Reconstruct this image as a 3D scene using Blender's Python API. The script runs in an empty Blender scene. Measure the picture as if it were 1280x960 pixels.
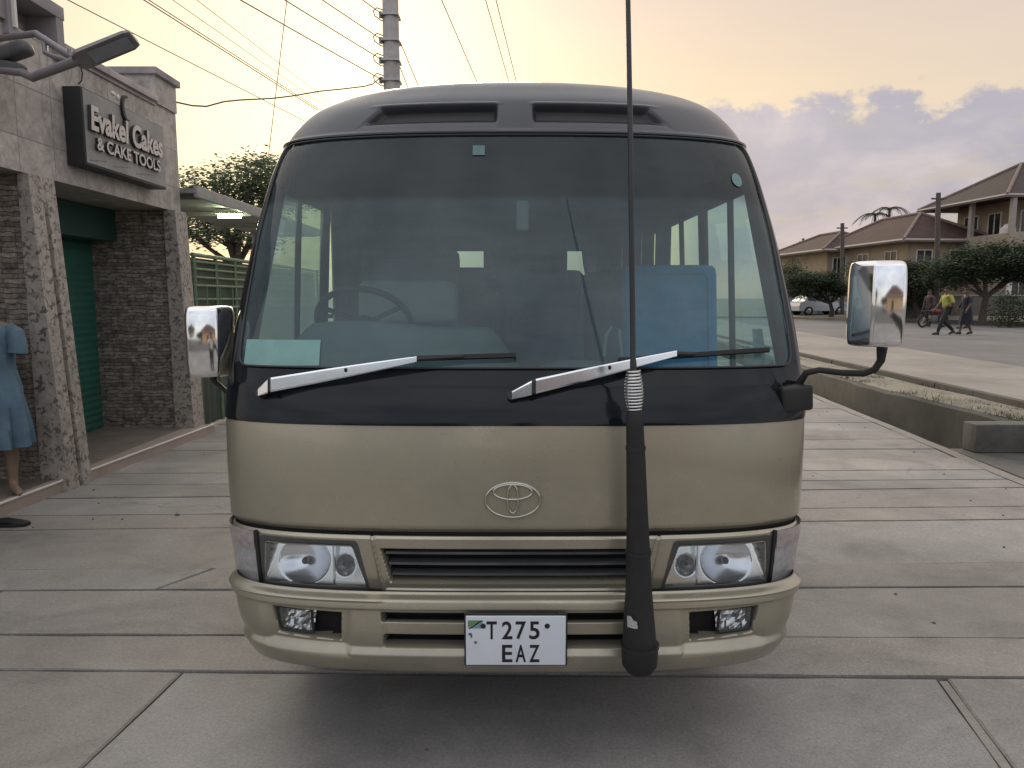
import bpy, bmesh, math, random
import numpy as np
from mathutils import Vector, Matrix, Euler
random.seed(7)
R = math.radians
SC = bpy.context.scene
COL = SC.collection

# ------------------------------------------------------------------ camera
CAM_Z, FPX = 1.65, 900.0
PITCH = math.atan(108 / 900)
CP, SP = math.cos(PITCH), math.sin(PITCH)
def at(px, py, Y=None, Z=None, X=None):
    """a photo pixel (1280x960) to the 3-D point on the plane Y=, Z= or X="""
    u, v = (px - 640) / FPX, (480 - py) / FPX
    d = Vector((u, CP + v * SP, -SP + v * CP))
    if Y is not None: t = Y / d.y
    elif Z is not None: t = (Z - CAM_Z) / d.z
    else: t = X / d.x
    return Vector((d.x * t, d.y * t, CAM_Z + d.z * t))
cam_d = bpy.data.cameras.new('camera'); cam = bpy.data.objects.new('camera', cam_d); COL.objects.link(cam)
cam.location = (0, 0, CAM_Z); cam.rotation_euler = (math.pi / 2 - PITCH, 0, 0)
cam_d.sensor_fit = 'HORIZONTAL'; cam_d.sensor_width = 36; cam_d.lens = 36 * FPX / 1280
cam_d.clip_start = 0.05; cam_d.clip_end = 3000
SC.camera = cam
SC.view_settings.view_transform = 'Standard'; SC.view_settings.look = 'None'
SC.view_settings.exposure = 0; SC.view_settings.gamma = 1
SC.render.engine = 'CYCLES'
SC.cycles.use_denoising = True
SC.cycles.max_bounces = 10; SC.cycles.transparent_max_bounces = 16
SC.cycles.diffuse_bounces = 4; SC.cycles.glossy_bounces = 4
SC.cycles.caustics_reflective = False; SC.cycles.caustics_refractive = False
SC.cycles.sample_clamp_indirect = 6

# ------------------------------------------------------------------ node helpers / materials
class NT:
    def __init__(s, mat):
        s.t = mat.node_tree; s.n = s.t.nodes; s.l = s.t.links
    def new(s, typ, **kw):
        n = s.n.new(typ)
        for k, v in kw.items():
            if k == 'ins':
                for i, val in v.items(): n.inputs[i].default_value = val
            else: setattr(n, k, v)
        return n
    def link(s, a, ao, b, bi): s.l.new(a.outputs[ao], b.inputs[bi])
    def ramp(s, stops, interp='LINEAR'):
        n = s.n.new('ShaderNodeValToRGB'); e = n.color_ramp.elements; n.color_ramp.interpolation = interp
        while len(e) > 1: e.remove(e[-1])
        e[0].position = stops[0][0]; e[0].color = (*stops[0][1], 1) if len(stops[0][1]) == 3 else stops[0][1]
        for p, c in stops[1:]:
            x = e.new(p); x.color = (*c, 1)
        return n
    def math(s, op, a, b=None, c=None, clamp=False):
        n = s.n.new('ShaderNodeMath'); n.operation = op; n.use_clamp = clamp
        for i, v in enumerate((a, b, c)):
            if v is None: continue
            if isinstance(v, (int, float)): n.inputs[i].default_value = v
            else: s.l.new(v, n.inputs[i])
        return n.outputs[0]
    def mix(s, fac, a, b, blend='MIX'):
        n = s.n.new('ShaderNodeMix'); n.data_type = 'RGBA'; n.blend_type = blend
        for sock, v in ((n.inputs[0], fac), (n.inputs[6], a), (n.inputs[7], b)):
            if isinstance(v, (int, float)): sock.default_value = v
            elif isinstance(v, (tuple, list)): sock.default_value = (*v, 1)
            else: s.l.new(v, sock)
        return n.outputs[2]
MATS = {}
def base_mat(name):
    m = bpy.data.materials.new(name); m.use_nodes = True
    nt = NT(m); b = nt.n['Principled BSDF']
    return m, nt, b
def mat(name, col, rough=0.5, metal=0.0, var=0.12, scale=6.0, coat=0.0, bump=0.0, bscale=60.0, spec=0.5, dirt=None, emit=None):
    """plain surface with a soft noise variation so that nothing is flat"""
    if name in MATS: return MATS[name]
    m, nt, b = base_mat(name)
    tc = nt.new('ShaderNodeTexCoord')
    no = nt.new('ShaderNodeTexNoise', ins={'Scale': scale, 'Detail': 6.0, 'Roughness': 0.6})
    nt.link(tc, 'Object', no, 'Vector')
    lo = tuple(max(0, c * (1 - var)) for c in col); hi = tuple(min(1, c * (1 + var)) for c in col)
    rp = nt.ramp([(0.3, lo), (0.7, hi)]); nt.link(no, 'Fac', rp, 'Fac')
    out = rp.outputs['Color']
    if dirt:
        n2 = nt.new('ShaderNodeTexNoise', ins={'Scale': scale * 0.35, 'Detail': 8.0, 'Roughness': 0.7})
        nt.link(tc, 'Object', n2, 'Vector')
        r2 = nt.ramp([(0.45, (0, 0, 0)), (0.72, (1, 1, 1))]); nt.link(n2, 'Fac', r2, 'Fac')
        out = nt.mix(r2.outputs['Color'], out, dirt)
    nt.l.new(out, b.inputs['Base Color'])
    b.inputs['Roughness'].default_value = rough; b.inputs['Metallic'].default_value = metal
    b.inputs['Specular IOR Level'].default_value = spec
    b.inputs['Coat Weight'].default_value = coat; b.inputs['Coat Roughness'].default_value = 0.08
    rr = nt.math('MULTIPLY_ADD', no.outputs['Fac'], 0.16, max(0.0, rough - 0.08), clamp=True)
    nt.l.new(rr, b.inputs['Roughness'])
    if bump:
        n3 = nt.new('ShaderNodeTexNoise', ins={'Scale': bscale, 'Detail': 4.0})
        nt.link(tc, 'Object', n3, 'Vector')
        bp = nt.new('ShaderNodeBump', ins={'Strength': bump, 'Distance': 0.02}); nt.link(n3, 'Fac', bp, 'Height')
        nt.link(bp, 'Normal', b, 'Normal')
    if emit:
        b.inputs['Emission Color'].default_value = (*emit[0], 1); b.inputs['Emission Strength'].default_value = emit[1]
    MATS[name] = m
    return m
def glass(name, tint, refl=1.0, rough=0.0, haze=0.0, hazecol=(0.4, 0.45, 0.47), transl=0.0, band=None):
    if name in MATS: return MATS[name]
    m = bpy.data.materials.new(name); m.use_nodes = True; nt = NT(m); nt.n.clear()
    o = nt.new('ShaderNodeOutputMaterial')
    tr = nt.new('ShaderNodeBsdfTransparent'); tr.inputs['Color'].default_value = (*tint, 1)
    gl = nt.new('ShaderNodeBsdfGlossy'); gl.inputs['Roughness'].default_value = rough
    fr = nt.new('ShaderNodeFresnel'); fr.inputs['IOR'].default_value = 1.5
    f = nt.math('MULTIPLY', fr.outputs[0], refl, clamp=True)
    mx = nt.new('ShaderNodeMixShader'); nt.l.new(f, mx.inputs[0])
    base = tr.outputs[0]
    if haze:
        df = nt.new('ShaderNodeBsdfDiffuse'); df.inputs['Color'].default_value = (*hazecol, 1)
        tc = nt.new('ShaderNodeTexCoord'); no = nt.new('ShaderNodeTexNoise', ins={'Scale': 2.2, 'Detail': 7.0, 'Roughness': 0.65})
        nt.link(tc, 'Object', no, 'Vector')
        mr = nt.new('ShaderNodeMapRange'); mr.inputs['From Min'].default_value = .32; mr.inputs['From Max'].default_value = .70; nt.link(no, 'Fac', mr, 'Value')
        mp = nt.new('ShaderNodeMapping'); mp.inputs['Scale'].default_value = (1.5, 1.5, 9.0); mp.inputs['Rotation'].default_value = (0, .3, 0); nt.link(tc, 'Object', mp, 0)
        nk = nt.new('ShaderNodeTexNoise', ins={'Scale': 3.0, 'Detail': 8.0, 'Roughness': 0.7}); nt.link(mp, 0, nk, 0)
        hz = nt.math('MULTIPLY', nt.math('ADD', nt.math('MULTIPLY', mr.outputs[0], .7), nt.math('ADD', nt.math('MULTIPLY', nk.outputs['Fac'], .7), .30)), haze, clamp=True)
        if band:      # glass painted darker and clearer up top, standing for the dim header behind
            ge = nt.new('ShaderNodeNewGeometry'); sx = nt.new('ShaderNodeSeparateXYZ'); nt.link(ge, 'Position', sx, 0)
            bm_ = nt.new('ShaderNodeMapRange', interpolation_type='SMOOTHSTEP'); bm_.inputs['From Min'].default_value = band[0]; bm_.inputs['From Max'].default_value = band[1]; nt.l.new(sx.outputs[2], bm_.inputs['Value'])
            hz = nt.math('MULTIPLY', hz, nt.math('MULTIPLY_ADD', bm_.outputs[0], -.55, 1.0))
            nt.l.new(nt.mix(bm_.outputs[0], tint, tuple(c * .55 for c in tint)), tr.inputs['Color'])
        m2 = nt.new('ShaderNodeMixShader'); nt.l.new(hz, m2.inputs[0]); nt.l.new(tr.outputs[0], m2.inputs[1]); nt.l.new(df.outputs[0], m2.inputs[2])
        base = m2.outputs[0]
        if transl:
            tl_ = nt.new('ShaderNodeBsdfTranslucent'); tl_.inputs['Color'].default_value = (*hazecol, 1)
            m3 = nt.new('ShaderNodeMixShader'); m3.inputs[0].default_value = transl; nt.l.new(base, m3.inputs[1]); nt.link(tl_, 0, m3, 2); base = m3.outputs[0]
    nt.l.new(base, mx.inputs[1]); nt.link(gl, 0, mx, 2); nt.link(mx, 0, o, 0)
    MATS[name] = m
    return m

# ------------------------------------------------------------------ object helpers
def tag(o, label=None, cat=None, group=None, kind=None):
    if label: o['label'] = label
    if cat: o['category'] = cat
    if group: o['group'] = group
    if kind: o['kind'] = kind
    return o
def thing(name, label, cat, loc=(0, 0, 0), group=None):
    o = bpy.data.objects.new(name, None); COL.objects.link(o); o.location = loc
    o.empty_display_size = 0.1
    return tag(o, label, cat, group)
def wloc(o):
    v = Vector((0, 0, 0))
    while o is not None: v += Vector(o.location); o = o.parent
    return v
class MB:
    """collects geometry in world coordinates, builds one mesh object"""
    def __init__(s): s.v = []; s.f = []; s.sm = []; s.mi = []
    def add(s, verts, faces, smooth=False, mi=0):
        b = len(s.v); s.v.extend([tuple(p) for p in verts])
        for f in faces: s.f.append([i + b for i in f]); s.sm.append(smooth); s.mi.append(mi)
        return s
    def box(s, c, d, rot=None, mi=0, bev=0.0):
        if bev:
            bm = bmesh.new(); bmesh.ops.create_cube(bm, size=1)
            for v in bm.verts: v.co = Vector((v.co.x * d[0], v.co.y * d[1], v.co.z * d[2]))
            bmesh.ops.bevel(bm, geom=list(bm.edges), offset=bev, segments=3, profile=0.6, affect='EDGES')
            m = Matrix.Translation(c) @ (rot.to_4x4() if rot else Matrix.Identity(4))
            bm.verts.index_update()
            s.add([m @ v.co for v in bm.verts], [[v.index for v in f.verts] for f in bm.faces], True, mi); bm.free(); return s
        h = [x / 2 for x in d]; vs = []
        for i in (-1, 1):
            for j in (-1, 1):
                for k in (-1, 1):
                    p = Vector((i * h[0], j * h[1], k * h[2]))
                    if rot: p = rot @ p
                    vs.append(p + Vector(c))
        return s.add(vs, [(0, 1, 3, 2), (4, 6, 7, 5), (0, 4, 5, 1), (2, 3, 7, 6), (0, 2, 6, 4), (1, 5, 7, 3)], False, mi)
    def bb(s, x0, x1, y0, y1, z0, z1, mi=0, bev=0.0):
        return s.box(((x0 + x1) / 2, (y0 + y1) / 2, (z0 + z1) / 2), (abs(x1 - x0), abs(y1 - y0), abs(z1 - z0)), None, mi, bev)
    def tube(s, pts, r, n=12, cap=True, mi=0, closed=False, sq=None):
        pts = [Vector(p) for p in pts]; m = len(pts)
        rs = r if isinstance(r, (list, tuple)) else [r] * m
        rings = []; prev = None
        for i in range(m):
            if closed: t = pts[(i + 1) % m] - pts[i - 1]
            else: t = pts[min(i + 1, m - 1)] - pts[max(i - 1, 0)]
            if t.length < 1e-9: t = Vector((0, 0, 1))
            t.normalize()
            if prev is None:
                a = Vector((0, 0, 1)) if abs(t.z) < 0.9 else Vector((1, 0, 0))
                e1 = (a - t * a.dot(t)).normalized()
            else:
                e1 = (prev - t * prev.dot(t))
                e1 = e1.normalized() if e1.length > 1e-6 else prev
            prev = e1; e2 = t.cross(e1)
            rr = rs[i]; kx, ky = sq if sq else (1, 1)
            rings.append([pts[i] + e1 * (rr * kx * math.cos(2 * math.pi * k / n)) + e2 * (rr * ky * math.sin(2 * math.pi * k / n)) for k in range(n)])
        vs = [p for rg in rings for p in rg]; fs = []
        for i in range(m if closed else m - 1):
            j = (i + 1) % m
            for k in range(n):
                fs.append((i * n + k, i * n + (k + 1) % n, j * n + (k + 1) % n, j * n + k))
        if cap and not closed:
            fs.append(tuple(range(n - 1, -1, -1))); fs.append(tuple((m - 1) * n + k for k in range(n)))
        return s.add(vs, fs, True, mi)
    def grid(s, P, smooth=True, mi=0, keep=None):
        """P[i][j] points"""
        nu, nv = len(P), len(P[0])
        vs = [P[i][j] for i in range(nu) for j in range(nv)]; fs = []
        for i in range(nu - 1):
            for j in range(nv - 1):
                if keep and not keep(i, j): continue
                fs.append((i * nv + j, (i + 1) * nv + j, (i + 1) * nv + j + 1, i * nv + j + 1))
        return s.add(vs, fs, smooth, mi)
    def poly_prism(s, pts, z0, z1, mi=0):
        n = len(pts)
        vs = [(p[0], p[1], z0) for p in pts] + [(p[0], p[1], z1) for p in pts]
        fs = [tuple(range(n))[::-1], tuple(range(n, 2 * n))] + [(i, (i + 1) % n, n + (i + 1) % n, n + i) for i in range(n)]
        return s.add(vs, fs, False, mi)
    def ellipsoid(s, c, r, nu=14, nv=9, rot=None, mi=0, jitter=0):
        P = []
        for i in range(nu + 1):
            row = []
            for j in range(nv + 1):
                a = 2 * math.pi * (i % nu) / nu; b = math.pi * j / nv - math.pi / 2
                p = Vector((r[0] * math.cos(a) * math.cos(b), r[1] * math.sin(a) * math.cos(b), r[2] * math.sin(b)))
                if rot: p = rot @ p
                row.append(p + Vector(c))
            P.append(row)
        return s.grid(P, True, mi)
    def build(s, name, material, parent=None, angle=40, recalc=True):
        me = bpy.data.meshes.new(name)
        off = wloc(parent) if parent is not None else Vector((0, 0, 0))
        me.from_pydata([(p[0] - off.x, p[1] - off.y, p[2] - off.z) for p in s.v], [], s.f)
        ms = material if isinstance(material, (list, tuple)) else [material]
        for m in ms: me.materials.append(m)
        for p, sm, mi in zip(me.polygons, s.sm, s.mi): p.use_smooth = sm; p.material_index = mi
        if recalc:
            bm = bmesh.new(); bm.from_mesh(me)
            bmesh.ops.remove_doubles(bm, verts=bm.verts, dist=1e-6)
            bmesh.ops.recalc_face_normals(bm, faces=bm.faces); bm.to_mesh(me); bm.free()
        if any(s.sm): me.set_sharp_from_angle(angle=R(angle))
        o = bpy.data.objects.new(name, me); COL.objects.link(o)
        if parent is not None: o.parent = parent
        return o
def single(o, centre=None):
    """move a one-mesh thing's origin to its base"""
    vs = [v.co.copy() for v in o.data.vertices]
    c = Vector((sum(v.x for v in vs) / len(vs), sum(v.y for v in vs) / len(vs), min(v.z for v in vs)))
    o.data.transform(Matrix.Translation(-c)); o.location = c
    return o
def copy_tree(o, parent=None):
    c = o.copy(); COL.objects.link(c); c.parent = parent
    for ch in o.children: copy_tree(ch, c)
    return c
def text_mesh(s, size, mtx, depth=0.0, xs=1.0, shear=0.0, bold=0.0, align='CENTER'):
    cu = bpy.data.curves.new('txt', 'FONT'); cu.body = s; cu.size = size; cu.extrude = depth; cu.offset = bold
    cu.align_x = align; cu.align_y = 'CENTER'; cu.shear = shear; cu.resolution_u = 6
    ob = bpy.data.objects.new('txt', cu); COL.objects.link(ob)
    dg = bpy.context.evaluated_depsgraph_get()
    me = bpy.data.meshes.new_from_object(ob.evaluated_get(dg))
    vs = [mtx @ Vector((v.co.x * xs, v.co.y, v.co.z)) for v in me.vertices]; fs = [list(p.vertices) for p in me.polygons]
    bpy.data.objects.remove(ob); bpy.data.curves.remove(cu); bpy.data.meshes.remove(me)
    return vs, fs
def skin_body(verts, edges, radii, sub=2):
    """grow one continuous surface from a skeleton"""
    me = bpy.data.meshes.new('sk'); me.from_pydata(verts, edges, [])
    ob = bpy.data.objects.new('sk', me); COL.objects.link(ob)
    mo = ob.modifiers.new('s', 'SKIN'); mo.use_smooth_shade = True
    sv = me.skin_vertices[0].data
    for i, r in enumerate(radii): sv[i].radius = r if isinstance(r, (tuple, list)) else (r, r); sv[i].use_root = (i == 0)
    mo2 = ob.modifiers.new('d', 'SUBSURF'); mo2.levels = sub; mo2.render_levels = sub
    dg = bpy.context.evaluated_depsgraph_get(); dg.update()
    em = bpy.data.meshes.new_from_object(ob.evaluated_get(dg))
    vs = [v.co.copy() for v in em.vertices]; fs = [list(p.vertices) for p in em.polygons]
    bpy.data.objects.remove(ob); bpy.data.meshes.remove(me); bpy.data.meshes.remove(em)
    return vs, fs
def ss(a, b, x):
    t = min(1, max(0, (x - a) / (b - a))); return t * t * (3 - 2 * t)

# ------------------------------------------------------------------ world: dusk sky with a cloud bank on the right
SUN_AZ, SUN_EL = R(-10), R(18)         # azimuth from +Y towards +X
def build_world():
    w = bpy.data.worlds.new('World'); SC.world = w; w.use_nodes = True
    nt = NT(w); nt.n.clear()
    out = nt.new('ShaderNodeOutputWorld')
    sky = nt.new('ShaderNodeTexSky', sky_type='NISHITA', sun_disc=False, sun_elevation=SUN_EL, sun_rotation=SUN_AZ,
                 air_density=1.5, dust_density=3.0, ozone_density=2.0)
    bg1 = nt.new('ShaderNodeBackground', ins={'Strength': 0.05}); nt.l.new(nt.mix(1.0, sky.outputs[0], (0.36, 0.36, 0.40), 'MULTIPLY'), bg1.inputs[0])
    tc = nt.new('ShaderNodeTexCoord')
    nrm = nt.new('ShaderNodeVectorMath', operation='NORMALIZE'); nt.link(tc, 'Generated', nrm, 0)
    sx = nt.new('ShaderNodeSeparateXYZ'); nt.link(nrm, 0, sx, 0)
    X, Y, Z = sx.outputs
    az = nt.math('ARCTAN2', X, Y)
    # front (towards the sunset) 0..1
    front = nt.math('MULTIPLY_ADD', Y, 0.75, 0.45, clamp=True)
    rf = nt.ramp([(0.0, (0.83, 0.58, 0.46)), (0.05, (0.93, 0.66, 0.44)), (0.16, (0.93, 0.74, 0.43)), (0.26, (0.87, 0.68, 0.44)), (0.37, (0.77, 0.60, 0.47)), (0.5, (0.88, 0.80, 0.70)), (0.7, (1.13, 1.08, 1.02)), (1.0, (1.19, 1.19, 1.19))])
    nt.l.new(Z, rf.inputs[0])
    rb = nt.ramp([(0.0, (0.76, 0.70, 0.62)), (0.10, (0.78, 0.79, 0.80)), (0.4, (0.88, 0.90, 0.97)), (1.0, (1.19, 1.19, 1.19))])
    nt.l.new(Z, rb.inputs[0])
    rm = nt.new('ShaderNodeMapping'); rm.inputs['Scale'].default_value = (1.2, 1.2, 2.6); nt.link(nrm, 0, rm, 0)
    rn = nt.new('ShaderNodeTexNoise', ins={'Scale': 2.6, 'Detail': 7.0, 'Roughness': 0.55}); nt.link(rm, 0, rn, 0)
    rc = nt.ramp([(0.35, (0.72, 0.74, 0.80)), (0.62, (1.20, 1.18, 1.16))]); nt.link(rn, 'Fac', rc, 0)
    rear = nt.mix(1.0, rb.outputs[0], rc.outputs[0], 'MULTIPLY')
    col = nt.mix(front, rear, rf.outputs[0])
    # glow around the sun
    GA = R(-20)
    sd = Vector((math.sin(GA) * math.cos(R(9)), math.cos(GA) * math.cos(R(9)), math.sin(R(9))))
    dt = nt.new('ShaderNodeVectorMath', operation='DOT_PRODUCT'); nt.link(nrm, 0, dt, 0); dt.inputs[1].default_value = sd
    g1 = nt.math('POWER', nt.math('MAXIMUM', dt.outputs['Value'], 0.0), 26.0)
    col = nt.mix(nt.math('MULTIPLY', g1, 0.7), col, (1.06, 0.95, 0.60))
    # right side greyer and pinker
    side = nt.new('ShaderNodeMapRange', interpolation_type='SMOOTHSTEP'); side.inputs['From Min'].default_value = 0.15; side.inputs['From Max'].default_value = 0.75
    nt.l.new(az, side.inputs['Value'])
    col = nt.mix(nt.math('MULTIPLY', nt.math('MULTIPLY', side.outputs[0], front), 0.6), col, (0.72, 0.59, 0.54))
    # soft wispy tone
    mp = nt.new('ShaderNodeMapping'); mp.inputs['Scale'].default_value = (1.6, 1.6, 7.0); nt.link(nrm, 0, mp, 0)
    n0 = nt.new('ShaderNodeTexNoise', ins={'Scale': 1.7, 'Detail': 6.0, 'Roughness': 0.55}); nt.link(mp, 0, n0, 0)
    col = nt.mix(1.0, col, nt.ramp([(0.3, (0.94, 0.94, 0.96)), (0.7, (1.04, 1.03, 1.0))]).outputs[0], 'MULTIPLY') if False else col
    w0 = nt.ramp([(0.3, (0.95, 0.945, 0.96)), (0.7, (1.03, 1.02, 1.0))]); nt.link(n0, 'Fac', w0, 0)
    col = nt.mix(1.0, col, w0.outputs[0], 'MULTIPLY')
    # the cumulus bank: threshold elevation varies with azimuth
    cm = nt.new('ShaderNodeMapping'); cm.inputs['Scale'].default_value = (1.0, 1.0, 1.5); nt.link(nrm, 0, cm, 0)
    nb = nt.new('ShaderNodeTexNoise', ins={'Scale': 10.0, 'Detail': 9.0, 'Roughness': 0.58}); nt.link(cm, 0, nb, 0)
    nl = nt.new('ShaderNodeTexNoise', ins={'Scale': 3.6, 'Detail': 2.0}); nt.link(cm, 0, nl, 0)
    top = nt.math('MULTIPLY_ADD', nb.outputs['Fac'], 0.16, 0.152)
    top = nt.math('ADD', top, nt.math('MULTIPLY_ADD', nl.outputs['Fac'], 0.12, -0.06))
    cov = nt.new('ShaderNodeMapRange', interpolation_type='SMOOTHSTEP'); cov.inputs['From Min'].default_value = 0.0; cov.inputs['From Max'].default_value = 0.014
    nt.l.new(nt.math('SUBTRACT', top, Z), cov.inputs['Value'])
    azm = nt.new('ShaderNodeMapRange', interpolation_type='SMOOTHSTEP'); azm.inputs['From Min'].default_value = 0.20; azm.inputs['From Max'].default_value = 0.27
    nt.l.new(az, azm.inputs['Value'])
    azm2 = nt.new('ShaderNodeMapRange', interpolation_type='SMOOTHSTEP'); azm2.inputs['From Min'].default_value = 2.2; azm2.inputs['From Max'].default_value = 1.6
    nt.l.new(az, azm2.inputs['Value'])
    low = nt.new('ShaderNodeMapRange', interpolation_type='SMOOTHSTEP'); low.inputs['From Min'].default_value = 0.005; low.inputs['From Max'].default_value = 0.06
    nt.l.new(Z, low.inputs['Value'])
    cmask = nt.math('MULTIPLY', nt.math('MULTIPLY', nt.math('MULTIPLY', cov.outputs[0], azm.outputs[0]), azm2.outputs[0]), nt.math('MULTIPLY_ADD', low.outputs[0], 0.75, 0.2))
    nc = nt.new('ShaderNodeTexNoise', ins={'Scale': 5.5, 'Detail': 9.0, 'Roughness': 0.6, 'Distortion': 0.4}); nt.link(cm, 0, nc, 0)
    cc = nt.ramp([(0.30, (0.23, 0.24, 0.365)), (0.48, (0.345, 0.33, 0.435)), (0.68, (0.62, 0.54, 0.57))]); nt.link(nc, 'Fac', cc, 0)
    lift = nt.new('ShaderNodeMapRange'); lift.inputs['From Min'].default_value = 0.03; lift.inputs['From Max'].default_value = 0.22
    nt.l.new(Z, lift.inputs['Value'])
    ccol = nt.mix(nt.math('MULTIPLY', lift.outputs[0], 0.40), cc.outputs[0], (0.60, 0.53, 0.55))
    col = nt.mix(cmask, col, ccol)
    # a few small grey shreds low on the left
    wm = nt.new('ShaderNodeMapping'); wm.inputs['Scale'].default_value = (3.0, 3.0, 16.0); nt.link(nrm, 0, wm, 0)
    nw = nt.new('ShaderNodeTexNoise', ins={'Scale': 2.6, 'Detail': 7.0, 'Roughness': 0.6}); nt.link(wm, 0, nw, 0)
    wr = nt.new('ShaderNodeMapRange', interpolation_type='SMOOTHSTEP'); wr.inputs['From Min'].default_value = 0.54; wr.inputs['From Max'].default_value = 0.66
    nt.link(nw, 'Fac', wr, 'Value')
    band = nt.new('ShaderNodeMapRange', interpolation_type='SMOOTHSTEP'); band.inputs['From Min'].default_value = 0.24; band.inputs['From Max'].default_value = 0.18
    nt.l.new(Z, band.inputs['Value'])
    col = nt.mix(nt.math('MULTIPLY', nt.math('MULTIPLY', wr.outputs[0], band.outputs[0]), nt.math('MULTIPLY', front, 0.55)), col, (0.52, 0.45, 0.36))
    # below the horizon
    gnd = nt.new('ShaderNodeMapRange'); gnd.inputs['From Min'].default_value = 0.0; gnd.inputs['From Max'].default_value = -0.05
    nt.l.new(Z, gnd.inputs['Value'])
    col = nt.mix(gnd.outputs[0], col, (0.22, 0.20, 0.19))
    bg2 = nt.new('ShaderNodeBackground', ins={'Strength': 0.92}); nt.l.new(col, bg2.inputs[0])
    ad = nt.new('ShaderNodeAddShader'); nt.link(bg1, 0, ad, 0); nt.link(bg2, 0, ad, 1); nt.link(ad, 0, out, 0)
build_world()
sl = bpy.data.lights.new('sun', 'SUN'); so = bpy.data.objects.new('sun', sl); COL.objects.link(so)
sl.energy = 1.5; sl.angle = R(24); sl.color = (1.0, 0.84, 0.62)
sdir = Vector((math.sin(SUN_AZ) * math.cos(SUN_EL), math.cos(SUN_AZ) * math.cos(SUN_EL), math.sin(SUN_EL)))
so.rotation_euler = (-sdir).to_track_quat('-Z', 'Y').to_euler(); so.location = (-20, 60, 20)
# ================================================================== THE BUS
def pchip(xs, ys):
    xs = np.array(xs, float); ys = np.array(ys, float); h = np.diff(xs); d = np.diff(ys) / h
    m = np.zeros_like(xs)
    for i in range(1, len(xs) - 1):
        if d[i - 1] * d[i] > 0:
            w1 = 2 * h[i] + h[i - 1]; w2 = h[i] + 2 * h[i - 1]; m[i] = (w1 + w2) / (w1 / d[i - 1] + w2 / d[i])
    m[0] = d[0]; m[-1] = d[-1]
    def f(x):
        x = min(max(x, xs[0]), xs[-1]); i = min(len(h) - 1, max(0, int(np.searchsorted(xs, x)) - 1))
        t = (x - xs[i]) / h[i]
        return float((1 + 2 * t) * (1 - t) ** 2 * ys[i] + t * (1 - t) ** 2 * h[i] * m[i] + t * t * (3 - 2 * t) * ys[i + 1] + t * t * (t - 1) * h[i] * m[i + 1])
    return f
BX = 0.012       # the bus's own axis
class Shell:
    """front of the bus: for every height a rounded plan curve"""
    def __init__(s, zs, F, W, D, N):
        s.F, s.W, s.D, s.N = pchip(zs, F), pchip(zs, W), pchip(zs, D), pchip(zs, N); s.c = {}
    def row(s, z):
        k = round(z, 5)
        if k not in s.c:
            F, W, D, n = s.F(z), s.W(z), s.D(z), s.N(z)
            ph = (np.linspace(0, 1, 260) ** 1.5) * math.pi / 2
            x = W * np.sin(ph) ** (2 / n); y = F + D - D * np.clip(np.cos(ph), 0, 1) ** (2 / n)
            a = np.concatenate([[0], np.cumsum(np.hypot(np.diff(x), np.diff(y)))])
            s.c[k] = (x, y, a / a[-1], a[-1])
        return s.c[k]
    def raw(s, u, z):
        x, y, a, L = s.row(z); q = min(1, abs(u))
        px = float(np.interp(q, a, x)); py = float(np.interp(q, a, y))
        return Vector((BX + math.copysign(px, u), py, z))
    def pt(s, u, z, off=0.0):
        p = s.raw(u, z)
        if off:
            e = 1e-3
            n = (s.raw(min(1, u + e), z) - s.raw(max(-1, u - e), z)).cross(s.raw(u, z + e) - s.raw(u, z - e)); n.normalize()
            p = p + n * off
        return p
    def u_of(s, x, z):
        X, y, a, L = s.row(z); x = x - BX
        return math.copysign(float(np.interp(min(abs(x), X[-1]), X, a)), x)
    def x_of(s, u, z): return s.raw(u, z).x
    def hit(s, px, py):
        """(u,z) of the surface point seen at a pixel"""
        Y = 2.6
        for _ in range(40):
            p = at(px, py, Y=Y); z = p.z; u = s.u_of(p.x, z); Yn = s.raw(u, z).y; Y += (Yn - Y) * 0.7
        return u, z
Z_ = [0.30, 0.80, 1.00, 1.21, 1.40, 1.80, 2.10, 2.24, 2.33, 2.40, 2.44, 2.50, 2.55, 2.58, 2.60, 2.61, 2.62, 2.635]
BODY = Shell(Z_,
    [2.44, 2.42, 2.415, 2.43, 2.50, 2.70, 2.855, 2.925, 2.965, 3.00, 3.025, 3.095, 3.17, 3.265, 3.345, 3.43, 3.60, 3.95],
    [1.05, 1.075, 1.08, 1.083, 1.084, 1.071, 1.042, 1.023, 1.007, .975, .952, .922, .855, .690, .545, .455, .33, .10],
    [.30, .30, .30, .30, .305, .318, .33, .36, .415, .44, .455, .495, .545, .58, .58, .585, .59, .60],
    [3.0, 3.0, 3.0, 3.0, 3.0, 2.9, 2.75, 2.6, 2.5, 2.45, 2.4, 2.35, 2.3, 2.25, 2.2, 2.2, 2.2, 2.2])
BUMP = Shell([0.30, .34, .42, .50, .60, .65], [2.40, 2.375, 2.345, 2.335, 2.345, 2.36], [.91, .937, .988, 1.026, 1.048, 1.055],
             [.28, .29, .30, .31, .32, .32], [3.2, 3.2, 3.2, 3.2, 3.2, 3.2])

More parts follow.
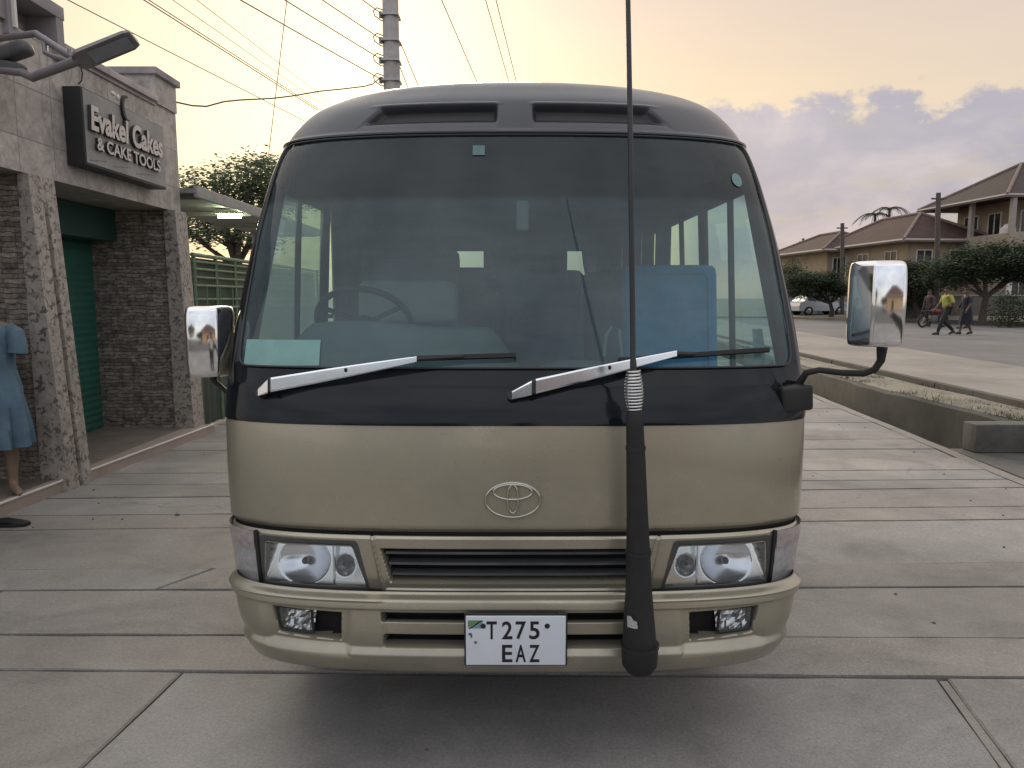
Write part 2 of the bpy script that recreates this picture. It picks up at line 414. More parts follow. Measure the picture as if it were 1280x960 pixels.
# ---- materials of the bus
def car_paint(name, col, rough=0.34, flake=0.35, dust=(0.30, 0.27, 0.22), dustw=0.3):
    m, nt, b = base_mat(name)
    tc = nt.new('ShaderNodeTexCoord')
    n1 = nt.new('ShaderNodeTexNoise', ins={'Scale': 2.2, 'Detail': 9.0, 'Roughness': 0.65}); nt.link(tc, 'Object', n1, 0)
    n2 = nt.new('ShaderNodeTexNoise', ins={'Scale': 900.0, 'Detail': 1.0}); nt.link(tc, 'Object', n2, 0)
    r1 = nt.ramp([(0.42, (0, 0, 0)), (0.75, (1, 1, 1))]); nt.link(n1, 'Fac', r1, 0)
    fl = nt.ramp([(0.3, tuple(c * 0.88 for c in col)), (0.7, tuple(min(1, c * 1.12) for c in col))]); nt.link(n2, 'Fac', fl, 0)
    c = nt.mix(nt.math('MULTIPLY', r1.outputs[0], dustw), fl.outputs[0], dust)
    nt.l.new(c, b.inputs['Base Color'])
    n5 = nt.new('ShaderNodeTexNoise', ins={'Scale': 95.0, 'Detail': 2.0}); nt.link(tc, 'Object', n5, 0)
    r5 = nt.ramp([(0.70, (0, 0, 0)), (0.76, (1, 1, 1))]); nt.link(n5, 'Fac', r5, 0)
    c = nt.mix(nt.math('MULTIPLY', r5.outputs[0], 0.35), c, tuple(x * .35 for x in dust))
    ge = nt.new('ShaderNodeNewGeometry'); sx = nt.new('ShaderNodeSeparateXYZ'); nt.link(ge, 'Position', sx, 0)
    lowd = nt.new('ShaderNodeMapRange', interpolation_type='SMOOTHSTEP'); lowd.inputs['From Min'].default_value = 0.72; lowd.inputs['From Max'].default_value = 0.34; nt.l.new(sx.outputs[2], lowd.inputs['Value'])
    c = nt.mix(nt.math('MULTIPLY', nt.math('MULTIPLY', lowd.outputs[0], n1.outputs['Fac']), 0.75), c, tuple(x * .75 for x in dust))
    nt.l.new(c, b.inputs['Base Color'])
    b.inputs['Metallic'].default_value = flake
    nt.l.new(nt.math('MULTIPLY_ADD', r1.outputs[0], 0.18, rough), b.inputs['Roughness'])
    b.inputs['Coat Weight'].default_value = 0.6
    nt.l.new(nt.math('MULTIPLY_ADD', r1.outputs[0], 0.22, 0.06), b.inputs['Coat Roughness'])
    # slight panel waviness
    n3 = nt.new('ShaderNodeTexNoise', ins={'Scale': 3.0, 'Detail': 1.0}); nt.link(tc, 'Object', n3, 0)
    bp = nt.new('ShaderNodeBump', ins={'Strength': 0.06, 'Distance': 0.03}); nt.link(n3, 'Fac', bp, 'Height'); nt.link(bp, 'Normal', b, 'Coat Normal')
    return m
M_GOLD = car_paint('gold_paint', (0.42, 0.388, 0.300), rough=0.27, flake=0.58, dust=(0.21, 0.20, 0.165), dustw=0.5)
M_CAP = car_paint('roof_grey_paint', (0.034, 0.038, 0.049), rough=0.4, flake=0.15, dust=(0.080, 0.080, 0.090), dustw=0.45)
M_SCOOP = mat('scoop_shade_grey', (.030, .030, .033), rough=.5, var=.2)  # cap grey made darker, the shade of the recess put into the colour
M_BLACKG = mat('black_gloss', (0.007, 0.0095, 0.013), rough=0.05, var=0.2, spec=0.30)
M_BLACKP = mat('black_plastic', (0.016, 0.016, 0.017), rough=0.5, var=0.3, scale=14)
M_DARK = mat('dark_void', (0.006, 0.006, 0.007), rough=0.8)
M_SEAM = mat('seam_black', (0.008, 0.008, 0.008), rough=0.6)
M_CHROME = mat('chrome', (0.86, 0.87, 0.89), rough=0.06, metal=1.0, var=0.03, scale=3)
M_CHROMES = mat('wiper_chrome', (0.90, 0.94, 1.0), rough=0.14, metal=0.92, var=0.04, scale=3)
M_GLASS = glass('windscreen_glass', (0.56, 0.76, 0.755), refl=0.9, haze=0.19, hazecol=(0.235, 0.34, 0.38), band=(2.005, 2.05))
M_SGLASS = glass('side_glass', (0.80, 0.95, 0.92), refl=0.22)
M_RGLASS = glass('rear_glass', (0.34, 0.48, 0.60), refl=0.4)
M_FILM = glass('window_film', (0.62, 0.78, 0.64), refl=0.3, haze=0.32, hazecol=(0.72, 0.86, 0.72), transl=.45)
M_LENS = glass('lamp_lens', (0.93, 0.95, 0.96), refl=1.6, haze=.07, hazecol=(.88, .93, .98))
M_RUB = mat('rubber', (0.014, 0.014, 0.014), rough=0.65, var=0.3, scale=20)

BUS = thing('minibus', 'gold minibus with grey roof parked nose-on in the middle, tall whip aerial on its bumper', 'minibus', (BX, 5.5, 0))

def lerp(a, b, t): return a + (b - a) * t
def patch(sh, fn, nu, nv, off=0.0, keep=None):
    """fn(a,b) -> (u,z) with a,b in 0..1; off a number or function of (x,z)"""
    P = []
    for i in range(nu + 1):
        row = []
        for j in range(nv + 1):
            u, z = fn(i / nu, j / nv)
            o = off if not callable(off) else off(sh.raw(u, z).x - BX, z)
            row.append(sh.pt(u, z, o))
        P.append(row)
    return P
def rect(u0, u1, z0, z1): return lambda a, b: (lerp(u0, u1, a), lerp(z0, z1, b))
def quad(q):
    """q: four (u,z): bottom-left, bottom-right, top-right, top-left"""
    def fn(a, b):
        l = (lerp(q[0][0], q[3][0], b), lerp(q[0][1], q[3][1], b)); r = (lerp(q[1][0], q[2][0], b), lerp(q[1][1], q[2][1], b))
        return lerp(l[0], r[0], a), lerp(l[1], r[1], a)
    return fn
def mir(q): return [(-q[1][0], q[1][1]), (-q[0][0], q[0][1]), (-q[3][0], q[3][1]), (-q[2][0], q[2][1])]
def rounded(q, r, ns=16, na=8, k=1.3):
    """closed curve (u,z) following a quad with rounded corners (r in metres; u scaled by k)"""
    c = [Vector((p[0] * k, p[1])) for p in q]; out = []
    rr = r if isinstance(r, (list, tuple)) else [r] * 4
    T = []
    for i in range(4):
        a, b, d = c[i - 1], c[i], c[(i + 1) % 4]
        T.append((b + (a - b).normalized() * rr[i], b, b + (d - b).normalized() * rr[i]))
    for i in range(4):
        p0, p1, p2 = T[i]
        for j in range(na): t = j / na; out.append(p0 * (1 - t) ** 2 + p1 * 2 * t * (1 - t) + p2 * t * t)
        n0 = T[(i + 1) % 4][0]
        for j in range(ns): out.append(p2.lerp(n0, j / ns))
    return [(p.x / k, p.y) for p in out]
def ring_mesh(mb, sh, inner, outer, n, off=0.0, off_in=None, mi=0):
    P = []
    for a, b in list(zip(inner, outer)) + [(inner[0], outer[0])]:
        row = []
        for j in range(n + 1):
            t = j / n; o = off if off_in is None else lerp(off_in, off, min(1, t * 3))
            row.append(sh.pt(lerp(a[0], b[0], t), lerp(a[1], b[1], t), o))
        P.append(row)
    mb.grid(P, True, mi); return mb
def fill_mesh(mb, sh, loop, n, off=0.0, mi=0):
    c = (sum(p[0] for p in loop) / len(loop), sum(p[1] for p in loop) / len(loop))
    P = []
    for a in loop + [loop[0]]:
        P.append([sh.pt(lerp(c[0], a[0], j / n), lerp(c[1], a[1], j / n), off) for j in range(n + 1)])
    mb.grid(P, True, mi); return mb
def part(mb, name, m, parent=BUS, angle=40): return mb.build(name, m, parent, angle)

# ---- windscreen opening (from the photograph's glass edge)
gl = [BODY.hit(299, 457)]
ub = abs(gl[0][0]); ut = abs(BODY.hit(346, 212)[0])
zb, zt = 1.405, 2.290
G_IN = [(-ub, zb), (ub, zb), (ut, zt), (-ut, zt)]
G_OUT = [(-min(.985, ub + .08), 1.213), (min(.985, ub + .08), 1.213), (ut + .036, 2.297), (-ut - .036, 2.297)]
inn = rounded(G_IN, [.05, .05, .10, .10], 40, 14); outr = rounded(G_OUT, [.07, .07, .09, .09], 40, 14)
part(fill_mesh(MB(), BODY, inn, 30, -0.003), 'windscreen', M_GLASS)
mb = MB(); ring_mesh(mb, BODY, inn, outr, 30, 0.005, -0.004); part(mb, 'windscreen_surround', M_BLACKG)
# rubber seal proud around the glass
pts = [BODY.pt(u, z, 0.002) for u, z in inn]
part(MB().tube(pts, 0.004, 6, closed=True), 'windscreen_seal', mat('seal_grey', (.035, .037, .04), rough=.5))

# ---- gold panels
def front_off(x, z):     # panel edges roll in at the gap
    return -0.012 * (1 - ss(0.838, 0.858, z)) - 0.006 * ss(1.222, 1.24, z) * (1 - ss(.90, .97, abs(x)))  - 0.004 * ss(1.222, 1.24, z)
mb = MB(); mb.grid(patch(BODY, rect(-1, 1, 0.838, 1.30), 120, 46, front_off)); part(mb, 'front_panel', M_GOLD)
for sg in (-1, 1):
    mb = MB(); mb.grid(patch(BODY, lambda a, b: (sg * lerp(lerp(ub, ut, b), 1.0, a), lerp(1.30, 2.315, b)), 16, 60, -0.004)); part(mb, 'windscreen_pillar', M_GOLD)
mb = MB(); mb.grid(patch(BODY, rect(-1, 1, 0.33, 1.38), 60, 16, -0.11)); part(mb, 'nose_light_stop', M_DARK)  # unseen dark sheet added behind the panels so no light leaks through
mb = MB(); mb.grid(patch(BODY, rect(-1, 1, 0.822, 0.842), 90, 2, -0.016)); part(mb, 'panel_gap', M_SEAM)

# ---- roof cap with its two air scoops
(us0, zs0), (us1, zs1) = BODY.hit(466, 160), BODY.hit(622, 131)
SX0, SX1 = 0.068, 0.66; SZ0, SZ1 = BODY.hit(560, 160)[1], BODY.hit(560, 131)[1]
def scoop(x, z):
    ax = abs(x)
    rise = SX1 - (z - SZ0) / (SZ1 - SZ0) * 0.11          # outer end leans in towards the top
    e = min(ss(0, .016, ax - SX0), ss(0, .03, rise - ax), ss(0, .012, SZ1 - z), ss(-.004, .05, z - SZ0))
    deep = e * (0.008 + 0.024 * ss(0.20, 0.55, (z - SZ0) / (SZ1 - SZ0)))
    lip = 0.006 * math.exp(-((z - SZ1 - .004) / .006) ** 2) * ss(-.02, .02, ax - SX0) * ss(-.06, .04, SX1 - .10 - ax)
    visor = 0.012 * math.exp(-((z - 2.300) / .010) ** 2)
    return -deep + lip + visor
zr = [2.294 + (2.45 - 2.294) * i / 70 for i in range(71)] + [2.45 + (2.60 - 2.45) * i / 26 for i in range(1, 27)] + [2.606, 2.612, 2.618, 2.624, 2.63, 2.635]
P = []
for i in range(361):
    u = -1 + 2 * i / 360
    P.append([BODY.pt(u, z, scoop(BODY.raw(u, z).x - BX, z)) for z in zr])
def in_scoop(i, j):
    u = -1 + 2 * (i + .5) / 360; z = (zr[j] + zr[j + 1]) / 2; x = abs(BODY.raw(u, z).x - BX)
    return SX0 + .012 < x < SX1 - (z - SZ0) / (SZ1 - SZ0) * 0.11 - .012 and SZ0 + .42 * (SZ1 - SZ0) < z < SZ1 - .006
mb = MB(); mb.grid(P, True, 0, lambda i, j: not in_scoop(i, j)); roof = part(mb, 'roof_cap', M_CAP, BUS, 50)
for sg in (-1, 1):
    mb = MB(); mb.grid(P, True, 0, lambda i, j: in_scoop(i, j) and (i < 180) == (sg < 0)); part(mb, 'air_scoop', M_SCOOP, roof)

# ---- sides, roof behind, rear
def side_pt(sg, Y, z, off=0.0): return Vector((BX + sg * (BODY.W(z) + off), Y, z))
YR = 8.75
def y0_of(z): return BODY.F(z) + BODY.D(z)
WIN = [((2.86, 3.30), 4.02), ((4.10, 4.10), 5.02), ((5.08, 5.08), 5.98), ((6.04, 6.04), 6.94), ((7.0, 7.0), 7.85), ((7.91, 7.91), 8.6)]
WZ0, WZ1 = 1.27, 2.13
for sg in (-1, 1):
    # lower side with wheel arches
    zz = [0.36 + (WZ0 - 0.36) * j / 22 for j in range(23)]
    P = [[side_pt(sg, lerp(y0_of(z), YR, i / 110), z) for z in zz] for i in range(111)]
    def keep(i, j):
        y = lerp(2.75, YR, (i + .5) / 110); z = (zz[j] + zz[j + 1]) / 2
        return min(math.hypot(y - 3.62, z - .38), math.hypot(y - 7.35, z - .38)) > .46
    mb = MB(); mb.grid(P, True, 0, keep); part(mb, 'side_panel', M_GOLD)
    # upper side and half of the roof
    zz = [2.13, 2.18, 2.24, 2.30, 2.36, 2.40, 2.44, 2.48, 2.52, 2.55, 2.58, 2.60, 2.61, 2.62, 2.635]
    P = [[side_pt(sg, lerp(y0_of(z), YR, i / 24), z) for z in zz] for i in range(25)]
    mb = MB(); mb.grid(P)
    if sg == 1: mb.grid([[Vector((BX + x, y, 2.635)) for x in (-.1, 0, .1)] for y in (y0_of(2.635) - .6, 6, YR)])
    part(mb, 'roof', M_CAP)
    # window posts, frames and panes
    n = 8
    def qstrip(a0, a1, b0, b1, off=0.0):
        mb = MB(); mb.grid([[side_pt(sg, lerp(lerp(a0, b0, j / n), lerp(a1, b1, j / n), i), lerp(WZ0, WZ1, j / n), off) for j in range(n + 1)] for i in (0, 1)]); part(mb, 'window_post', M_GOLD)
    qstrip(y0_of(WZ0), WIN[0][0][0], y0_of(WZ1), WIN[0][0][1])
    for k in range(len(WIN)):
        e = WIN[k][1]; nx = WIN[k + 1][0][0] if k + 1 < len(WIN) else YR
        qstrip(e, nx, e, nx)
    for (s0, s1), e in WIN:
        mb = MB()
        mb.grid([[side_pt(sg, lerp(lerp(s0, s1, j / n), e, i), lerp(WZ0, WZ1, j / n), -0.004) for j in range(n + 1)] for i in (0, 1)])
        w = part(mb, 'side_window', M_FILM if sg < 0 and e < 4.5 else M_SGLASS)
        mb = MB()
        bl, br = (s0, WZ0), (e, WZ0); tr, tl = (e, WZ1), (s1, WZ1)
        loop = [side_pt(sg, y, z, 0.002) for y, z in (bl, br, tr, tl)]
        for a, b in zip(loop, loop[1:] + loop[:1]): mb.tube([a, b], 0.017, 6)
        ym = lerp((s0 + s1) / 2, e, .5); mb.tube([side_pt(sg, ym, WZ0), side_pt(sg, ym, WZ1)], 0.016, 6)
        mb.build('window_frame', M_BLACKP, w)
# rear wall with its window
mb = MB()
rz = [0.40, 0.8, 1.25, 1.50]
mb.grid([[Vector((BX + a * BODY.W(z), YR, z)) for z in rz] for a in np.linspace(-1, 1, 9)])
rz = [2.20, 2.30, 2.36, 2.40, 2.44, 2.48, 2.52, 2.55, 2.58, 2.60, 2.62, 2.635]
mb.grid([[Vector((BX + a * BODY.W(z), YR, z)) for z in rz] for a in np.linspace(-1, 1, 9)])
for sg in (-1, 1): mb.grid([[Vector((BX + sg * a, YR, z)) for z in (1.5, 1.9, 2.2)] for a in (.86, 1.02)])
part(mb, 'rear_panel', M_GOLD)
part(MB().grid([[Vector((BX + x, YR + .004, z)) for z in (1.49, 2.21)] for x in (-.87, .87)]), 'rear_window', M_RGLASS)

# ---- grille panel (heightfield) with grille and headlight pits
def inside(poly, x, z):
    d = 1e9
    for i in range(len(poly)):
        a, b = poly[i], poly[(i + 1) % len(poly)]
        ex, ez = b[0] - a[0], b[1] - a[1]; L = math.hypot(ex, ez)
        d = min(d, (-(x - a[0]) * ez + (z - a[1]) * ex) / L)      # positive inside for ccw
    return d
LOW = Shell([0.58, 0.66, 0.84], [2.43, 2.415, 2.405], [1.054, 1.060, 1.068], [.31, .30, .30], [3.0, 3.0, 3.0])
def lowq(*px): return [LOW.hit(*p) for p in px]
HQ = lowq((333, 723), (457, 731), (439, 684), (333, 678))                # headlight glass
HB = lowq((325, 729), (463, 738), (446, 676), (325, 668))                # its bezel
GQ = lowq((488, 729), (640, 731), (640, 687), (474, 687)); 
GX1 = abs(LOW.x_of(*GQ[0]) - BX); GX0 = abs(LOW.x_of(*GQ[3]) - BX); GZ0, GZ1 = GQ[1][1], GQ[2][1]
GP = [(-GX1, GZ0), (GX1, GZ0), (GX0, GZ1), (-GX0, GZ1)]
TP = [(-GX1 - .025, GZ0 - .030), (GX1 + .025, GZ0 - .030), (GX0 + .030, GZ1 + .055), (-GX0 - .030, GZ1 + .055)]
def xz(q): return [(LOW.x_of(u, z) - BX, z) for u, z in q]
HP = xz(HQ); HPm = [(-x, z) for x, z in HP][::-1]
def low_off(x, z):
    o = 0.0
    g = inside(GP, x, z); o -= 0.075 * ss(0, .014, g)
    t = inside(TP, x, z); o += 0.010 * math.exp(-((t - .004) / .006) ** 2) - 0.004 * ss(0, .010, t)
    h = max(inside(HP, x, z), inside(HPm, x, z)); o -= 0.085 * ss(-.002, .010, h)
    return o - 0.014 * (1 - ss(0.622, 0.632, z)) - 0.010 * ss(0.818, 0.826, z)
zl = [0.585 + (0.828 - 0.585) * j / 96 for j in range(97)]
NU = 620
P = [[LOW.pt(-1 + 2 * i / NU, z, low_off(LOW.raw(-1 + 2 * i / NU, z).x - BX, z)) for z in zl] for i in range(NU + 1)]
def zone(i, j):
    u = -1 + 2 * (i + .5) / NU; z = (zl[j] + zl[j + 1]) / 2; x = LOW.raw(u, z).x - BX
    if inside(GP, x, z) > .007: return 1
    if max(inside(HP, x, z), inside(HPm, x, z)) > .003: return 2
    return 0
ZN = [[zone(i, j) for j in range(96)] for i in range(NU)]
mb = MB(); mb.grid(P, True, 0, lambda i, j: ZN[i][j] == 0); part(mb, 'grille_panel', M_GOLD, BUS, 60)
mb = MB(); mb.grid(P, True, 0, lambda i, j: ZN[i][j] == 1); grl = part(mb, 'grille', M_DARK)
for k in range(3):
    z = lerp(GZ0, GZ1, (k + .75) / 3.3); w = lerp(GX1, GX0, (z - GZ0) / (GZ1 - GZ0)) - .012
    mb = MB()
    uu = [LOW.u_of(BX + lerp(-w, w, i / 40), z) for i in range(41)]
    prof = [(-.045, .010), (-.018, .005), (-.016, -.003), (-.045, -.008)]
    mb.grid([[LOW.pt(u, z + dz, o) for o, dz in prof] for u in uu], False)
    mb.build('grille_slat', mat('slat_dark', (.05, .052, .055), rough=.3, coat=.5), grl)
# headlights and turn signals
for sg in (-1, 1):
    hq, hb = (HQ, HB) if sg < 0 else (mir(HQ), mir(HB))
    mb = MB(); inner = rounded(hq, .012, 8, 4); outer = rounded(hb, .018, 8, 4)
    ring_mesh(mb, LOW, inner, outer, 4, 0.0035, -0.008)
    hl = part(mb, 'headlight', mat('headlight_bezel', (0.085, 0.085, 0.085), rough=0.35, metal=0.2))
    cx0 = LOW.x_of(*quad(hq)(.40 if sg < 0 else .60, .5)) - BX; cx1 = LOW.x_of(*quad(hq)(.84 if sg < 0 else .16, .5)) - BX; cz = (HQ[0][1] + HQ[3][1]) / 2
    def refl(x, z):
        a = math.hypot((x - cx0) * .80, z - cz - .004); b = math.hypot(x - cx1, z - cz + .004)
        d = 0.022
        if a < .078: d = .050 - 0.027 * (a / .078) ** 2
        if b < .036: d = max(d, .044 - 0.021 * (b / .036) ** 2)
        return -d - .32 * (z - cz)
    mb = MB(); mb.grid(patch(LOW, quad(hq), 72, 40, refl))
    mb.build('reflector', mat('reflector', (0.86, 0.89, 0.93), rough=0.17, metal=0.85, var=.02), hl)
    for cx, r, d in ((cx0, .013, .042), (cx1, .011, .036)):
        c = LOW.pt(LOW.u_of(BX + cx, cz), cz, -d + .006)
        mb = MB(); mb.ellipsoid(c, (r, .022, r), 12, 8); mb.build('bulb', mat('bulb_cap', (0.10, 0.10, 0.11), rough=.2, metal=.7), hl)
    c = LOW.pt(LOW.u_of(BX + cx1 - sg * -.0 + sg * .036, cz), cz, -.02)
    mb = MB(); mb.box(c, (.006, .03, abs(HQ[3][1] - HQ[0][1]) * .98)); mb.build('divider', mat('reflector', None), hl)
    mb = MB(); fill_mesh(mb, LOW, rounded(hq, .012, 10, 4), 8, 0.004)
    mb.build('lens', M_LENS, hl)
    # turn signal wraps the corner
    u0 = abs(LOW.hit(322, 690)[0]); tz0, tz1 = LOW.hit(305, 724)[1] + .004, LOW.hit(305, 655)[1] - .012
    q = [(u0, tz0 + .004), (.995, tz0 + .03), (.995, tz1), (u0, tz1)]
    q = q if sg > 0 else mir(q)
    mb = MB(); mb.grid(patch(LOW, quad(q), 20, 14, lambda x, z: .009 + .0012 * math.sin(z * 500)))
    ts = part(mb, 'turn_signal', mat('signal_lens', (0.33, 0.33, 0.335), rough=0.16, var=.25, scale=30, coat=1.0))
    tq = [(q[0][0], lerp(q[0][1], q[3][1], .68)), (q[1][0], lerp(q[1][1], q[2][1], .68)), q[2], q[3]]
    mb = MB(); mb.grid(patch(LOW, quad(tq), 20, 6, lambda x, z: .0125 + .001 * math.sin(z * 500)))
    mb.build('amber_strip', mat('signal_red', (0.34, 0.29, 0.285), rough=0.18, var=.25, scale=30, coat=1.0), ts)
    e0 = q[0] if sg > 0 else q[1]; e3 = q[3] if sg > 0 else q[2]
    mb = MB(); mb.tube([LOW.pt(e0[0] - sg * .006, lerp(e0[1], e3[1], t), .006) for t in np.linspace(0, 1, 8)], .008, 6); mb.build('edge_trim', M_BLACKP, ts)

# ---- bumper (heightfield)
def bq(px, py): u, z = BUMP.hit(px, py); return (BUMP.x_of(u, z) - BX, z)
OZ0, OZ1 = bq(640, 811)[1], bq(640, 766)[1]; OXb, OXt = abs(bq(480, 808)[0]), abs(bq(476, 767)[0])
OP = [(-OXb, OZ0), (OXb, OZ0), (OXt, OZ1), (-OXt, OZ1)]
FP = [bq(345, 793), bq(424, 803), bq(424, 768), bq(338, 759)]
FPm = [(-x, z) for x, z in FP][::-1]
b0, b1 = bq(640, 795)[1], bq(640, 780)[1]
def bar(z): return 1 - ss(0, .007, abs(z - (b0 + b1) / 2) - (b1 - b0) / 2)
def bump_off(x, z):
    ax = abs(x)
    o = 0.012 * ss(0, .008, z - OZ1 - .004)                                  # upper lip
    o += 0.007 * ss(0, .006, z - OZ1 - .030 - .0 * ax) * ss(OXt - .02, OXt + .02, ax)
    o -= 0.030 * ss(0.618, 0.646, z)                                          # rolls in at the top
    o += 0.020 * (1 - ss(OZ0 - .020, OZ0 + .006, z))                          # lower lip
    o -= 0.055 * (1 - ss(0.335, 0.385, z)) * 0.6
    f = max(inside(FP, x, z), inside(FPm, x, z))
    o -= 0.016 * ss(-.050, -.012, f) * (1 - ss(OZ1 - .002, OZ1 + .01, z)) + 0.055 * ss(-.004, .010, f)
    c = inside(OP, x, z)
    o -= 0.065 * ss(0, .010, c) * (1 - 0.86 * bar(z))
    return o
zl2 = [0.335 + (0.648 - 0.335) * j / 130 for j in range(131)]
NB = 560
P2 = [[BUMP.pt(-1 + 2 * i / NB, z, bump_off(BUMP.raw(-1 + 2 * i / NB, z).x - BX, z)) for z in zl2] for i in range(NB + 1)]
def zone2(i, j):
    u = -1 + 2 * (i + .5) / NB; z = (zl2[j] + zl2[j + 1]) / 2; x = BUMP.raw(u, z).x - BX
    if inside(OP, x, z) > .006 and bar(z) < .35: return 1
    if max(inside(FP, x, z), inside(FPm, x, z)) > .004: return 2 if x < 0 else 3
    return 0
ZB = [[zone2(i, j) for j in range(130)] for i in range(NB)]
mb = MB(); mb.grid(P2, True, 0, lambda i, j: ZB[i][j] == 0)
# underside and return to the wheel arches
mb.grid([[BUMP.pt(-1 + 2 * i / 80, .335, bump_off(BUMP.raw(-1 + 2 * i / 80, .335).x - BX, .335)) + Vector((0, d, 0)) for d in (0, .06, .14)] for i in range(81)])
for sg in (-1, 1):
    P = []
    for i in range(9):
        P.append([BUMP.pt(sg, z, bump_off(9, z)) + Vector((0, (3.12 - BUMP.raw(1, z).y) * i / 8, 0)) for z in zl2[::10]])
    mb.grid(P)
bum = part(mb, 'bumper', M_GOLD, BUS, 60)
mb = MB(); mb.grid(P2, True, 0, lambda i, j: ZB[i][j] == 1); mb.build('bumper_opening', M_DARK, bum)
for sg in (-1, 1):
    mb = MB(); mb.grid(P2, True, 0, lambda i, j: ZB[i][j] == (2 if sg < 0 else 3)); mb.build('fog_lamp_recess', M_DARK, bum)
    fq = [BUMP.hit(346, 791), BUMP.hit(388, 796), BUMP.hit(385, 764), BUMP.hit(341, 760)]
    if sg > 0: fq = mir(fq)
    random.seed(3)
    mb = MB(); mb.grid(patch(BUMP, quad(fq), 12, 8, lambda x, z: -.048 - .35 * (z - .51) + random.uniform(-.003, .003)), False)
    fl = mb.build('fog_lamp', mat('fog_reflector', (0.62, 0.63, 0.62), rough=0.2, metal=1.0, var=.25, scale=50), bum)
mb = MB()
for sg in (-1, 1):
    fq = [BUMP.hit(346, 791), BUMP.hit(388, 796), BUMP.hit(385, 764), BUMP.hit(341, 760)]
    if sg > 0: fq = mir(fq)
    mb = MB(); fill_mesh(mb, BUMP, rounded(fq, .012, 8, 4), 6, -.030); mb.build('fog_lamp_lens', M_LENS, bum)
    mb = MB(); mb.tube([BUMP.pt(u, z, -.030) for u, z in rounded(fq, .012, 8, 4)], .005, 6, closed=True); mb.build('fog_lamp_rim', M_BLACKP, bum)

# ---- emblem: three chrome ovals
def oval(cx, cz, rx, rz, tr, n=48):
    pts = []
    for k in range(n):
        x = cx + rx * math.cos(2 * math.pi * k / n); z = cz + rz * math.sin(2 * math.pi * k / n)
        pts.append(BODY.pt(BODY.u_of(x, z), z, 0.006))
    return MB().tube(pts, tr, 8, closed=True)
ec = at(641, 624, Y=2.42); ex, ez = ec.x, ec.z
em = oval(ex, ez, .0945, .0605, .0040).build('emblem', mat('emblem_chrome', (.50, .49, .43), rough=.22, metal=1.0), BUS)
oval(ex, ez + .0285, .0665, .0265, .0038).build('emblem_oval', MATS['emblem_chrome'], em)
oval(ex, ez + .004, .0185, .050, .0036).build('emblem_oval', MATS['emblem_chrome'], em)

# ---- number plate
pl, pr = at(582, 771, Y=2.30), at(707, 832, Y=2.30)
pcx, pcz = (pl.x + pr.x) / 2, (pl.z + pr.z) / 2; pw, ph = pr.x - pl.x, pl.z - pr.z
mb = MB(); mb.box((pcx, 2.315, pcz), (pw + .012, .008, ph + .012), None, 0, .003); fr = mb.build('number_plate', M_BLACKP, BUS)
mb = MB(); mb.box((pcx, 2.307, pcz), (pw, .008, ph), None, 0, .0025)
mb.build('plate_face', mat('plate_white', (0.66, 0.70, 0.76), rough=0.35, var=.04, scale=12), fr)
def plate_m(px, py): # pixel on the plate face
    p = at(px, py, Y=2.302); return Matrix.Translation((p.x, 2.3022, p.z)) @ Matrix.Rotation(math.pi / 2, 4, 'X')
M_INK = mat('plate_black', (0.012, 0.014, 0.018), rough=.5)
pxm = pw / 125
mb = MB()
def letter(mbx, ch, px, py, h, w, bold=.0):
    vs, fs = text_mesh(ch, 1.0, Matrix.Identity(4), 0, 1, 0, bold)
    x0, x1 = min(v.x for v in vs), max(v.x for v in vs); y0, y1 = min(v.y for v in vs), max(v.y for v in vs)
    m = plate_m(px, py)
    mbx.add([m @ Vector((((v.x - (x0 + x1) / 2) / (x1 - x0)) * w, ((v.y - (y0 + y1) / 2) / (y1 - y0)) * h, 0)) for v in vs], fs)
for ch, px in (('T', 614.5), ('2', 634), ('7', 651), ('5', 668)): letter(mb, ch, px, 788, 23.5 * pxm, 13 * pxm, .018)
for ch, px in (('E', 634), ('A', 651), ('Z', 668)): letter(mb, ch, px, 817, 23 * pxm, 13 * pxm, .018)
mb.build('plate_lettering', M_INK, fr, recalc=False)
# corner flag, bolts and the small dark marks
def disc(mbx, px, py, r, n=16, m=None, dy=0):
    p = at(px, py, Y=2.302); mbx.add([(p.x, 2.3018 - dy, p.z)] + [(p.x + r * math.cos(2 * math.pi * k / n), 2.3018 - dy, p.z + r * math.sin(2 * math.pi * k / n)) for k in range(n)], [(0, k + 1, (k + 1) % n + 1) for k in range(n)])
def pxy(px, py, dy=0): p = at(px, py, Y=2.302); return (p.x, 2.3018 - dy, p.z)
mb = MB(); mb.add([pxy(585, 785), pxy(585, 775.5), pxy(602, 775.5)], [(0, 1, 2)], False, 0)
mb.add([pxy(586, 785.5), pxy(603.5, 776), pxy(603.5, 785.5)], [(0, 1, 2)], False, 1)
mb.add([pxy(585, 786, .0004), pxy(601, 775.5, .0004), pxy(604, 775.5, .0004), pxy(588, 786, .0004)], [(0, 1, 2, 3)], False, 2)
mb.build('plate_flag', [mat('flag_green', (.12, .26, .11), rough=.5), mat('flag_blue', (.18, .28, .33), rough=.5), M_INK], fr, recalc=False)
for bx in (604, 684): mb = MB(); disc(mb, bx, 782.5, 3.3 * pxm, dy=.0010); mb.build('plate_bolt', M_BLACKP, fr, recalc=False)
mb = MB()
mb.add([pxy(*p) for p in ((585.5, 791.5), (589, 791), (590.5, 794), (589.5, 798), (588.5, 797.5), (588, 794.5), (586, 794))], [tuple(range(7))])
disc(mb, 594.5, 803, 1.8 * pxm); mb.build('plate_mark', mat('plate_grey', (.10, .11, .13), rough=.5), fr, recalc=False)

